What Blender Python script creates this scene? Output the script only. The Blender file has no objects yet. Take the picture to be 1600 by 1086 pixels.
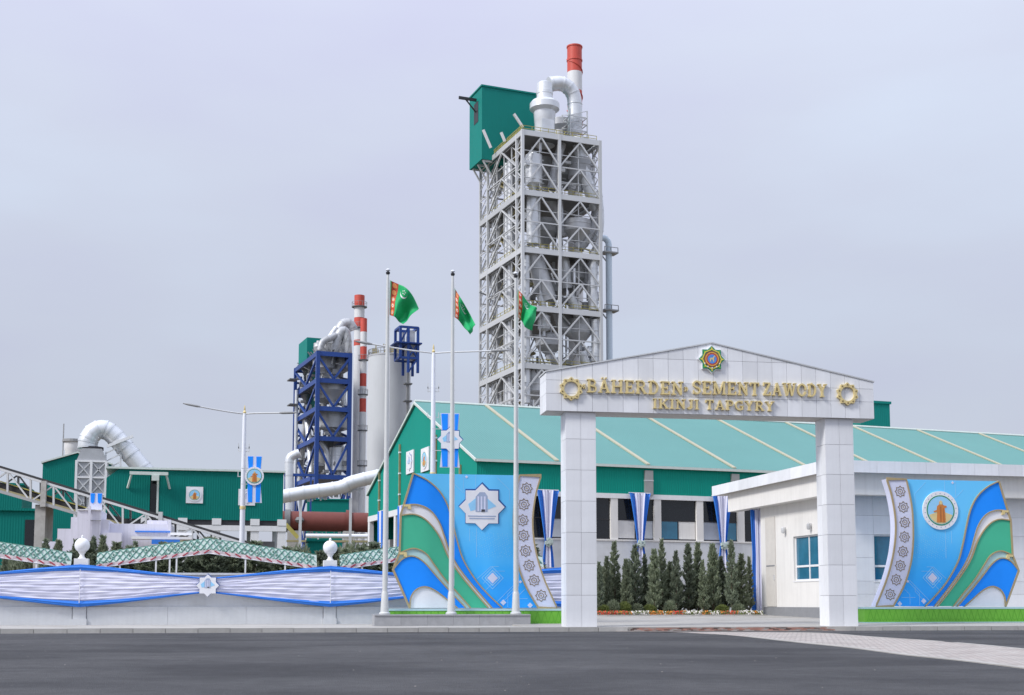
import bpy, math, random
from mathutils import Vector, Matrix, Quaternion
R = math.radians
rnd = random.Random(7)
sc = bpy.context.scene
col = sc.collection

# ------------------------------------------------------------------ camera
FPX, CXP, CYP, CAM_H = 2000.0, 800.0, 742.0, 0.95
PITCH = math.atan(0.1)
cam_d = bpy.data.cameras.new('camera')
cam_d.sensor_width = 36.0
cam_d.lens = 36.0 * FPX / 1600.0
cam_d.shift_y = (CYP - 543.0) / 1600.0
cam_d.clip_start = 0.1
cam_d.clip_end = 12000.0
cam = bpy.data.objects.new('camera', cam_d)
cam.location = (0, 0, CAM_H)
cam.rotation_euler = (math.pi / 2 + PITCH, 0, 0)
col.objects.link(cam)
sc.camera = cam

# ------------------------------------------------------------------ overcast sky
SUN_EL, SUN_AZ = 41.0, 236.0          # compass azimuth seen from +Y, clockwise: from the left, behind the camera
world = bpy.data.worlds.new('World')
sc.world = world
world.use_nodes = True
wn, wl = world.node_tree.nodes, world.node_tree.links
wn.clear()
w_out = wn.new('ShaderNodeOutputWorld')
w_bg = wn.new('ShaderNodeBackground'); w_bg.inputs['Strength'].default_value = 0.1
w_sky = wn.new('ShaderNodeTexSky'); w_sky.sky_type = 'NISHITA'; w_sky.sun_disc = False
w_sky.sun_elevation = R(SUN_EL); w_sky.sun_rotation = R(SUN_AZ)
w_sky.air_density = 1.2; w_sky.dust_density = 2.0
w_tc = wn.new('ShaderNodeTexCoord')
w_map = wn.new('ShaderNodeMapping'); w_map.inputs['Scale'].default_value = (1.0, 1.0, 3.2)
w_noise = wn.new('ShaderNodeTexNoise'); w_noise.inputs['Scale'].default_value = 2.6
w_noise.inputs['Detail'].default_value = 5.0; w_noise.inputs['Roughness'].default_value = 0.45
w_ramp = wn.new('ShaderNodeValToRGB')
w_ramp.color_ramp.elements[0].position = 0.28; w_ramp.color_ramp.elements[0].color = (0.362, 0.372, 0.478, 1)
w_ramp.color_ramp.elements[1].position = 0.74; w_ramp.color_ramp.elements[1].color = (0.412, 0.458, 0.545, 1)
w_e = w_ramp.color_ramp.elements.new(0.5); w_e.color = (0.385, 0.410, 0.492, 1)
w_sep = wn.new('ShaderNodeSeparateXYZ')
# an overcast sky brightens smoothly from the horizon to the zenith
w_clamp = wn.new('ShaderNodeClamp')
w_pow = wn.new('ShaderNodeMath'); w_pow.operation = 'POWER'; w_pow.inputs[1].default_value = 1.9
w_mr = wn.new('ShaderNodeMath'); w_mr.operation = 'MULTIPLY_ADD'; w_mr.inputs[1].default_value = 14.0; w_mr.inputs[2].default_value = 7.3
w_sc = wn.new('ShaderNodeVectorMath'); w_sc.operation = 'SCALE'
w_mix = wn.new('ShaderNodeMixRGB'); w_mix.inputs['Fac'].default_value = 0.93
wl.new(w_tc.outputs['Generated'], w_map.inputs['Vector'])
wl.new(w_map.outputs['Vector'], w_noise.inputs['Vector'])
wl.new(w_noise.outputs['Fac'], w_ramp.inputs['Fac'])
wl.new(w_tc.outputs['Generated'], w_sep.inputs['Vector'])
wl.new(w_sep.outputs['Z'], w_clamp.inputs['Value']); wl.new(w_clamp.outputs['Result'], w_pow.inputs[0]); wl.new(w_pow.outputs['Value'], w_mr.inputs[0])
wl.new(w_ramp.outputs['Color'], w_sc.inputs[0])
wl.new(w_mr.outputs['Value'], w_sc.inputs['Scale'])
wl.new(w_sky.outputs['Color'], w_mix.inputs['Color1'])
wl.new(w_sc.outputs['Vector'], w_mix.inputs['Color2'])
wl.new(w_mix.outputs['Color'], w_bg.inputs['Color'])
wl.new(w_bg.outputs['Background'], w_out.inputs['Surface'])

sun_d = bpy.data.lights.new('sun', 'SUN')
sun_d.energy = 1.5; sun_d.angle = R(12); sun_d.color = (1.0, 0.98, 0.95)
sun = bpy.data.objects.new('sun', sun_d)
az, el = R(SUN_AZ), R(SUN_EL)
to_sun = Vector((math.sin(az) * math.cos(el), math.cos(az) * math.cos(el), math.sin(el)))
sun.rotation_euler = to_sun.to_track_quat('Z', 'Y').to_euler()
sun.location = (0, 0, 150)
col.objects.link(sun)

sc.view_settings.view_transform = 'Standard'
sc.view_settings.look = 'None'
sc.view_settings.exposure = 0.93
sc.view_settings.gamma = 1.0
sc.view_settings.use_curve_mapping = False
sc.cycles.max_bounces = 6
sc.cycles.use_denoising = True

# ------------------------------------------------------------------ layout: surveying points of the photograph at a chosen distance
def ray(px, py):
    u, v = (px - CXP) / FPX, (CYP - py) / FPX
    return (u, math.cos(PITCH) - v * math.sin(PITCH), math.sin(PITCH) + v * math.cos(PITCH))

def at(px, py, Y):
    d = ray(px, py); t = Y / d[1]
    return Vector((d[0] * t, Y, CAM_H + d[2] * t))

def on_ground(px, py, z=0.0):
    d = ray(px, py); t = (z - CAM_H) / d[2]
    return Vector((d[0] * t, d[1] * t, z))

class Frame:
    """a local frame: x along a facade, y into depth, z up from the base"""
    def __init__(s, px, Y, yaw, z=0.0, py=942.0):
        p = at(px, py, Y)
        s.o = Vector((p.x, p.y, z)); s.yaw = R(yaw)
        s.c, s.s = math.cos(s.yaw), math.sin(s.yaw)
    def _od(s, px, py):
        d = ray(px, py)
        ox, oy, oz = -s.o.x, -s.o.y, CAM_H - s.o.z
        return (ox * s.c + oy * s.s, -ox * s.s + oy * s.c, oz), (d[0] * s.c + d[1] * s.s, -d[0] * s.s + d[1] * s.c, d[2])
    def P(s, px, py, v=0.0):
        o, d = s._od(px, py); t = (v - o[1]) / d[1]
        return (o[0] + d[0] * t, o[2] + d[2] * t)
    def S(s, px, py, u=0.0):
        o, d = s._od(px, py); t = (u - o[0]) / d[0]
        return (o[1] + d[1] * t, o[2] + d[2] * t)
    def W(s, x, y, z=0.0):
        return Vector((s.o.x + x * s.c - y * s.s, s.o.y + x * s.s + y * s.c, s.o.z + z))

# ------------------------------------------------------------------ materials
MATS = {}
def mat(name, c, rough=0.6, metal=0.0, var=0.10, scale=3.0, bump=0.0, bscale=40.0, streak=0.0, rib=0.0, ribscale=6.0, ribaxis='X', rand=0.0, spec=0.4, dirt=None, trans=0.0):
    """principled material with patchy colour variation, optional rain streaks, ribs and bump"""
    m = bpy.data.materials.new(name); m.use_nodes = True
    nt = m.node_tree; n, l = nt.nodes, nt.links
    b = n['Principled BSDF']
    b.inputs['Roughness'].default_value = rough
    b.inputs['Metallic'].default_value = metal
    b.inputs['Specular IOR Level'].default_value = spec
    tc = n.new('ShaderNodeTexCoord')
    no = n.new('ShaderNodeTexNoise'); no.inputs['Scale'].default_value = scale; no.inputs['Detail'].default_value = 6
    no.inputs['Roughness'].default_value = 0.62
    l.new(tc.outputs['Object'], no.inputs['Vector'])
    mr = n.new('ShaderNodeMapRange')
    mr.inputs['From Min'].default_value = 0.25; mr.inputs['From Max'].default_value = 0.75
    mr.inputs['To Min'].default_value = 1 - var; mr.inputs['To Max'].default_value = 1 + var * 0.6
    l.new(no.outputs['Fac'], mr.inputs['Value'])
    fac = mr.outputs['Result']
    if streak:
        mp = n.new('ShaderNodeMapping'); mp.inputs['Scale'].default_value = (5.0, 5.0, 0.25)
        l.new(tc.outputs['Object'], mp.inputs['Vector'])
        n2 = n.new('ShaderNodeTexNoise'); n2.inputs['Scale'].default_value = 1.3; n2.inputs['Detail'].default_value = 4
        l.new(mp.outputs['Vector'], n2.inputs['Vector'])
        m2 = n.new('ShaderNodeMapRange'); m2.inputs['From Min'].default_value = 0.45; m2.inputs['From Max'].default_value = 0.75
        m2.inputs['To Min'].default_value = 1.0; m2.inputs['To Max'].default_value = 1 - streak
        l.new(n2.outputs['Fac'], m2.inputs['Value'])
        mu = n.new('ShaderNodeMath'); mu.operation = 'MULTIPLY'
        l.new(fac, mu.inputs[0]); l.new(m2.outputs['Result'], mu.inputs[1]); fac = mu.outputs['Value']
    if rand:
        oi = n.new('ShaderNodeObjectInfo'); m3 = n.new('ShaderNodeMapRange')
        m3.inputs['To Min'].default_value = 1 - rand; m3.inputs['To Max'].default_value = 1 + rand * 0.5
        l.new(oi.outputs['Random'], m3.inputs['Value'])
        mu = n.new('ShaderNodeMath'); mu.operation = 'MULTIPLY'
        l.new(fac, mu.inputs[0]); l.new(m3.outputs['Result'], mu.inputs[1]); fac = mu.outputs['Value']
    sm = n.new('ShaderNodeVectorMath'); sm.operation = 'SCALE'
    sm.inputs[0].default_value = c[:3]
    l.new(fac, sm.inputs['Scale'])
    colour = sm.outputs['Vector']
    if dirt:
        n4 = n.new('ShaderNodeTexNoise'); n4.inputs['Scale'].default_value = dirt[1]; n4.inputs['Detail'].default_value = 8
        l.new(tc.outputs['Object'], n4.inputs['Vector'])
        m4 = n.new('ShaderNodeMapRange'); m4.inputs['From Min'].default_value = 0.5; m4.inputs['From Max'].default_value = 0.75
        m4.inputs['To Max'].default_value = dirt[2]
        l.new(n4.outputs['Fac'], m4.inputs['Value'])
        mx = n.new('ShaderNodeMixRGB'); mx.inputs['Color2'].default_value = (*dirt[0], 1)
        l.new(m4.outputs['Result'], mx.inputs['Fac']); l.new(colour, mx.inputs['Color1']); colour = mx.outputs['Color']
    l.new(colour, b.inputs['Base Color'])
    h = None
    if bump:
        nb = n.new('ShaderNodeTexNoise'); nb.inputs['Scale'].default_value = bscale; nb.inputs['Detail'].default_value = 4
        l.new(tc.outputs['Object'], nb.inputs['Vector']); h = (nb.outputs['Fac'], bump, 0.02)
    if rib:
        wv = n.new('ShaderNodeTexWave'); wv.inputs['Scale'].default_value = ribscale; wv.bands_direction = ribaxis
        l.new(tc.outputs['Object'], wv.inputs['Vector']); h = (wv.outputs['Fac'], rib, 0.05)
    if h:
        bp = n.new('ShaderNodeBump'); bp.inputs['Strength'].default_value = h[1]; bp.inputs['Distance'].default_value = h[2]
        l.new(h[0], bp.inputs['Height']); l.new(bp.outputs['Normal'], b.inputs['Normal'])
    if trans:
        b.inputs['Transmission Weight'].default_value = trans
    MATS[name] = m
    return m

# asphalt: long rolled patches, darker seams and fine aggregate
m = bpy.data.materials.new('asphalt'); m.use_nodes = True; MATS['asphalt'] = m
n, l = m.node_tree.nodes, m.node_tree.links
b = n['Principled BSDF']; b.inputs['Roughness'].default_value = 0.9; b.inputs['Specular IOR Level'].default_value = 0.3
tc = n.new('ShaderNodeTexCoord')
mp = n.new('ShaderNodeMapping'); mp.inputs['Scale'].default_value = (0.19, 0.30, 1.0); mp.inputs['Rotation'].default_value = (0, 0, R(-6))
n1 = n.new('ShaderNodeTexNoise'); n1.inputs['Scale'].default_value = 1.0; n1.inputs['Detail'].default_value = 4; n1.inputs['Roughness'].default_value = 0.5; n1.inputs['Distortion'].default_value = 0.6
n2 = n.new('ShaderNodeTexNoise'); n2.inputs['Scale'].default_value = 26.0; n2.inputs['Detail'].default_value = 5; n2.inputs['Roughness'].default_value = 0.75
n3 = n.new('ShaderNodeTexVoronoi'); n3.inputs['Scale'].default_value = 60.0
r1 = n.new('ShaderNodeValToRGB'); e = r1.color_ramp.elements
e[0].position = 0.36; e[0].color = (0.046, 0.046, 0.050, 1); e[1].position = 0.66; e[1].color = (0.084, 0.083, 0.087, 1)
x = e.new(0.5); x.color = (0.066, 0.066, 0.070, 1)
mr = n.new('ShaderNodeMapRange'); mr.inputs['From Min'].default_value = 0.3; mr.inputs['From Max'].default_value = 0.7; mr.inputs['To Min'].default_value = 0.66; mr.inputs['To Max'].default_value = 1.34
n4 = n.new('ShaderNodeTexNoise'); n4.inputs['Scale'].default_value = 2.3; n4.inputs['Detail'].default_value = 8; n4.inputs['Roughness'].default_value = 0.7
m4 = n.new('ShaderNodeMapRange'); m4.inputs['From Min'].default_value = 0.3; m4.inputs['From Max'].default_value = 0.7; m4.inputs['To Min'].default_value = 0.80; m4.inputs['To Max'].default_value = 1.20
mm = n.new('ShaderNodeMath'); mm.operation = 'MULTIPLY'
l.new(tc.outputs['Object'], n4.inputs['Vector']); l.new(n4.outputs['Fac'], m4.inputs['Value'])
mu = n.new('ShaderNodeVectorMath'); mu.operation = 'SCALE'
bp = n.new('ShaderNodeBump'); bp.inputs['Strength'].default_value = 0.7; bp.inputs['Distance'].default_value = 0.02
l.new(tc.outputs['Object'], mp.inputs['Vector']); l.new(mp.outputs['Vector'], n1.inputs['Vector']); l.new(tc.outputs['Object'], n2.inputs['Vector']); l.new(tc.outputs['Object'], n3.inputs['Vector'])
l.new(n1.outputs['Fac'], r1.inputs['Fac']); l.new(n2.outputs['Fac'], mr.inputs['Value']); l.new(r1.outputs['Color'], mu.inputs[0]); l.new(mr.outputs['Result'], mm.inputs[0]); l.new(m4.outputs['Result'], mm.inputs[1]); l.new(mm.outputs['Value'], mu.inputs['Scale'])
l.new(mu.outputs['Vector'], b.inputs['Base Color']); l.new(n3.outputs['Distance'], bp.inputs['Height']); l.new(bp.outputs['Normal'], b.inputs['Normal'])
mat('soil', (0.17, 0.14, 0.10), 0.95, var=0.2, scale=0.6, bump=0.6, bscale=8)
mat('concrete', (0.44, 0.43, 0.41), 0.85, var=0.16, scale=1.2, bump=0.3, bscale=30, rand=0.10, dirt=((0.25, 0.235, 0.21), 1.8, 0.5))
mat('pale_paving', (0.40, 0.385, 0.36), 0.8, var=0.14, scale=0.9, bump=0.2, bscale=40, rand=0.08, dirt=((0.26, 0.24, 0.215), 0.55, 0.75))
m = bpy.data.materials.new('worn_pavers'); m.use_nodes = True; MATS['worn_pavers'] = m
n, l = m.node_tree.nodes, m.node_tree.links
b = n['Principled BSDF']; b.inputs['Roughness'].default_value = 0.9
tc = n.new('ShaderNodeTexCoord'); mp = n.new('ShaderNodeMapping'); mp.inputs['Rotation'].default_value = (0, 0, R(-32))
br = n.new('ShaderNodeTexBrick'); br.inputs['Scale'].default_value = 2.6; br.inputs['Color1'].default_value = (0.42, 0.36, 0.33, 1); br.inputs['Color2'].default_value = (0.50, 0.47, 0.44, 1)
br.inputs['Mortar'].default_value = (0.20, 0.18, 0.17, 1); br.inputs['Mortar Size'].default_value = 0.03
no = n.new('ShaderNodeTexNoise'); no.inputs['Scale'].default_value = 1.1; no.inputs['Detail'].default_value = 9; no.inputs['Roughness'].default_value = 0.7
mr = n.new('ShaderNodeMapRange'); mr.inputs['From Min'].default_value = 0.46; mr.inputs['From Max'].default_value = 0.70; mr.inputs['To Max'].default_value = 0.75
mx = n.new('ShaderNodeMixRGB'); mx.inputs['Color2'].default_value = (0.22, 0.195, 0.18, 1)
l.new(tc.outputs['Object'], mp.inputs['Vector']); l.new(mp.outputs['Vector'], br.inputs['Vector']); l.new(tc.outputs['Object'], no.inputs['Vector'])
l.new(no.outputs['Fac'], mr.inputs['Value']); l.new(mr.outputs['Result'], mx.inputs['Fac']); l.new(br.outputs['Color'], mx.inputs['Color1']); l.new(mx.outputs['Color'], b.inputs['Base Color'])
mat('red_paver', (0.36, 0.20, 0.16), 0.85, var=0.2, scale=4, rand=0.25)
mat('grey_paver', (0.34, 0.31, 0.29), 0.85, var=0.2, scale=4, rand=0.25)
mat('dark_paver', (0.12, 0.08, 0.07), 0.85, var=0.2, scale=4, rand=0.25)
mat('white_tile', (0.79, 0.80, 0.825), 0.33, var=0.07, scale=1.2, rand=0.09, streak=0.05)
mat('joint_grey', (0.30, 0.30, 0.32), 0.9)
mat('soffit', (0.60, 0.57, 0.53), 0.8, var=0.08)
mat('white_plaster', (0.76, 0.74, 0.71), 0.8, var=0.06, scale=0.8, streak=0.08, bump=0.15, bscale=60)
mat('wall_white', (0.64, 0.655, 0.675), 0.75, var=0.10, scale=0.9, streak=0.05, bump=0.2, bscale=40, dirt=((0.42, 0.41, 0.38), 0.8, 0.3))
mat('white_paint', (0.78, 0.78, 0.79), 0.45, var=0.05, scale=2, streak=0.05)
mat('white_block', (0.70, 0.69, 0.78), 0.75, var=0.07, scale=0.6, streak=0.10)
mat('plinth_grey', (0.25, 0.255, 0.27), 0.6, var=0.12, scale=3, bump=0.2, rand=0.06)
mat('stone_grey', (0.36, 0.365, 0.38), 0.55, var=0.14, scale=5, bump=0.2, bscale=60, rand=0.06)
mat('gold', (0.74, 0.60, 0.29), 0.4, metal=0.2, var=0.14, scale=6)
mat('gold_edge', (0.46, 0.36, 0.20), 0.45, metal=0.3, var=0.1, scale=6)
mat('gold_dark', (0.24, 0.17, 0.08), 0.5, metal=0.3)
mat('emblem_green', (0.01, 0.26, 0.12), 0.4)
mat('emblem_yellow', (0.75, 0.60, 0.10), 0.4)
mat('emblem_red', (0.55, 0.07, 0.05), 0.45)
mat('emblem_blue', (0.10, 0.28, 0.70), 0.4)
mat('print_white', (0.80, 0.80, 0.84), 0.45, var=0.03)
mat('print_lilac', (0.66, 0.68, 0.84), 0.5, var=0.05)
mat('print_blue', (0.018, 0.285, 1.0), 0.55, spec=0.15, var=0.06, scale=0.8)
mat('print_green', (0.07, 0.47, 0.29), 0.55, spec=0.15, var=0.06, scale=0.8)
mat('print_mint', (0.45, 0.66, 0.68), 0.45, var=0.05)
mat('print_pale_blue', (0.30, 0.62, 0.90), 0.45, var=0.04)
mat('print_navy', (0.02, 0.09, 0.32), 0.5)
mat('print_grey', (0.35, 0.42, 0.58), 0.5)
mat('print_brown', (0.42, 0.15, 0.04), 0.5)
mat('print_orange', (0.62, 0.22, 0.05), 0.5)
mat('print_sand', (0.72, 0.58, 0.28), 0.5)
mat('print_dark', (0.05, 0.05, 0.06), 0.5)
mat('lime', (0.17, 0.50, 0.05), 0.5, var=0.1, scale=4)
mat('lime_dark', (0.10, 0.38, 0.03), 0.5)
mat('cloth_white', (0.70, 0.70, 0.84), 0.75, var=0.05, scale=2)
mat('cloth_blue', (0.03, 0.19, 0.68), 0.6, var=0.08, scale=3)
mat('cloth_sky', (0.10, 0.32, 0.80), 0.6, var=0.08, scale=3)
mat('pole_paint', (0.62, 0.63, 0.62), 0.3, metal=0.15, var=0.05)
mat('pole_white', (0.76, 0.78, 0.84), 0.35, var=0.04)
mat('black_metal', (0.03, 0.03, 0.035), 0.5)
mat('flag_green', (0.006, 0.37, 0.12), 0.65, var=0.08, scale=3)
mat('flag_red', (0.50, 0.055, 0.03), 0.65, var=0.15, scale=12)
mat('flag_orange', (0.80, 0.30, 0.10), 0.6)
mat('hall_green', (0.006, 0.275, 0.212), 0.6, spec=0.12, var=0.06, scale=0.15, rib=0.35, ribscale=1.6, streak=0.05)
mat('shed_green', (0.004, 0.180, 0.152), 0.6, spec=0.12, var=0.09, scale=0.15, rib=0.35, ribscale=1.2, streak=0.08)
mat('tower_green', (0.010, 0.215, 0.185), 0.6, spec=0.12, var=0.08, scale=0.12, rib=0.35, ribscale=1.2, streak=0.06)
mat('roof_teal', (0.13, 0.300, 0.282), 0.6, spec=0.12, var=0.07, scale=0.12, rib=0.3, ribscale=1.4, streak=0.03)
mat('roof_strip', (0.44, 0.42, 0.31), 0.6, var=0.08)
mat('trim_pale', (0.60, 0.66, 0.62), 0.5)
mat('downpipe', (0.33, 0.34, 0.33), 0.5, metal=0.2)
mat('dark_interior', (0.012, 0.014, 0.018), 0.12, var=0.2, spec=0.5)  # near-black colour standing in for unlit interiors behind panes and doorways
mat('glass_blue', (0.03, 0.16, 0.26), 0.08, var=0.3, scale=1.2, spec=0.7)
mat('glass_pale', (0.44, 0.47, 0.52), 0.3, var=0.25, scale=0.5)
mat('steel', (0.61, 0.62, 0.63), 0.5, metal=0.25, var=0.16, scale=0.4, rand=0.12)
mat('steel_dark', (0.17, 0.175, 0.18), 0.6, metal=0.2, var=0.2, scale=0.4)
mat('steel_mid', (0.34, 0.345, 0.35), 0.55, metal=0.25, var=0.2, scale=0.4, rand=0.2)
mat('silver', (0.74, 0.76, 0.79), 0.36, metal=0.4, var=0.14, scale=0.5, rand=0.08, rib=0.0)
mat('silver_dull', (0.50, 0.51, 0.53), 0.5, metal=0.3, var=0.22, scale=0.5, rand=0.12)
mat('rail_yellow', (0.42, 0.37, 0.10), 0.6, var=0.2, scale=2)
mat('deck_sand', (0.33, 0.29, 0.16), 0.8, var=0.2, scale=2)
mat('blue_steel', (0.018, 0.062, 0.27), 0.45, var=0.14, scale=0.4, rand=0.12)
mat('stack_white', (0.70, 0.70, 0.71), 0.5, var=0.06, scale=0.4, streak=0.06)
mat('stack_red', (0.58, 0.085, 0.06), 0.5, var=0.10, scale=0.6, streak=0.08)
mat('silo_white', (0.56, 0.58, 0.60), 0.6, var=0.06, scale=0.12, streak=0.05)
mat('kiln_red', (0.17, 0.045, 0.035), 0.6, var=0.16, scale=0.5, streak=0.1)
mat('pipe_blue', (0.60, 0.70, 0.80), 0.45)
def leaf(name, c1, c2):
    m = bpy.data.materials.new(name); m.use_nodes = True; MATS[name] = m
    n, l = m.node_tree.nodes, m.node_tree.links
    b = n['Principled BSDF']; b.inputs['Roughness'].default_value = 0.7; b.inputs['Specular IOR Level'].default_value = 0.25
    tc = n.new('ShaderNodeTexCoord'); no = n.new('ShaderNodeTexNoise'); no.inputs['Scale'].default_value = 11.0; no.inputs['Detail'].default_value = 3
    rp = n.new('ShaderNodeValToRGB'); rp.color_ramp.elements[0].position = 0.35; rp.color_ramp.elements[1].position = 0.68
    rp.color_ramp.elements[0].color = (*c1, 1); rp.color_ramp.elements[1].color = (*c2, 1)
    oi = n.new('ShaderNodeObjectInfo'); mr = n.new('ShaderNodeMapRange'); mr.inputs['To Min'].default_value = 0.78; mr.inputs['To Max'].default_value = 1.15
    sc_ = n.new('ShaderNodeVectorMath'); sc_.operation = 'SCALE'
    tr_ = n.new('ShaderNodeBsdfTranslucent'); mx = n.new('ShaderNodeMixShader'); mx.inputs['Fac'].default_value = 0.38
    l.new(tc.outputs['Object'], no.inputs['Vector']); l.new(no.outputs['Fac'], rp.inputs['Fac']); l.new(rp.outputs['Color'], sc_.inputs[0])
    l.new(oi.outputs['Random'], mr.inputs['Value']); l.new(mr.outputs['Result'], sc_.inputs['Scale'])
    l.new(sc_.outputs['Vector'], b.inputs['Base Color']); l.new(sc_.outputs['Vector'], tr_.inputs['Color'])
    l.new(b.outputs['BSDF'], mx.inputs[1]); l.new(tr_.outputs['BSDF'], mx.inputs[2]); l.new(mx.outputs['Shader'], n['Material Output'].inputs['Surface'])
leaf('leaf_dark', (0.15, 0.185, 0.125), (0.29, 0.33, 0.24))
leaf('leaf_mid', (0.17, 0.205, 0.13), (0.33, 0.37, 0.255))
leaf('leaf_fresh', (0.16, 0.20, 0.06), (0.27, 0.31, 0.11))
mat('bark', (0.10, 0.075, 0.05), 0.9, var=0.3, scale=12)
mat('flower_red', (0.62, 0.06, 0.03), 0.6); mat('flower_orange', (0.70, 0.22, 0.03), 0.6); mat('flower_white', (0.75, 0.70, 0.66), 0.6)
mat('lattice_teal', (0.17, 0.37, 0.32), 0.55, var=0.2, scale=5)
mat('lattice_green', (0.12, 0.26, 0.20), 0.6, var=0.2, scale=5)
mat('lattice_pale', (0.50, 0.585, 0.55), 0.6, var=0.1)
mat('pink_white', (0.66, 0.57, 0.58), 0.6, var=0.1)
mat('slash_red', (0.42, 0.04, 0.07), 0.6)
mat('lamp_glass', (0.82, 0.83, 0.86), 0.25, var=0.02)
mat('belt_black', (0.035, 0.035, 0.038), 0.7)

# blue banner ground: printed vertical gradient from sky blue to a deeper blue with fine mottling
m = bpy.data.materials.new('banner_print'); m.use_nodes = True; MATS['banner_print'] = m
n, l = m.node_tree.nodes, m.node_tree.links
b = n['Principled BSDF']; b.inputs['Roughness'].default_value = 0.55; b.inputs['Specular IOR Level'].default_value = 0.15
tc = n.new('ShaderNodeTexCoord'); sp = n.new('ShaderNodeSeparateXYZ'); rp = n.new('ShaderNodeValToRGB')
no = n.new('ShaderNodeTexNoise'); no.inputs['Scale'].default_value = 1.1; no.inputs['Detail'].default_value = 3
ad = n.new('ShaderNodeMath'); ad.operation = 'MULTIPLY_ADD'; ad.inputs[1].default_value = 0.35
mr = n.new('ShaderNodeMapRange'); mr.inputs['From Max'].default_value = 5.2
l.new(tc.outputs['Object'], sp.inputs['Vector']); l.new(tc.outputs['Object'], no.inputs['Vector'])
l.new(sp.outputs['Z'], mr.inputs['Value']); l.new(no.outputs['Fac'], ad.inputs[0]); l.new(mr.outputs['Result'], ad.inputs[2])
l.new(ad.outputs['Value'], rp.inputs['Fac'])
e = rp.color_ramp.elements
e[0].position = 0.15; e[0].color = (0.026, 0.32, 0.95, 1)
e[1].position = 1.15 / 1.2; e[1].color = (0.15, 0.58, 0.97, 1)
x = e.new(0.55); x.color = (0.052, 0.45, 0.98, 1)
l.new(rp.outputs['Color'], b.inputs['Base Color'])

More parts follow.
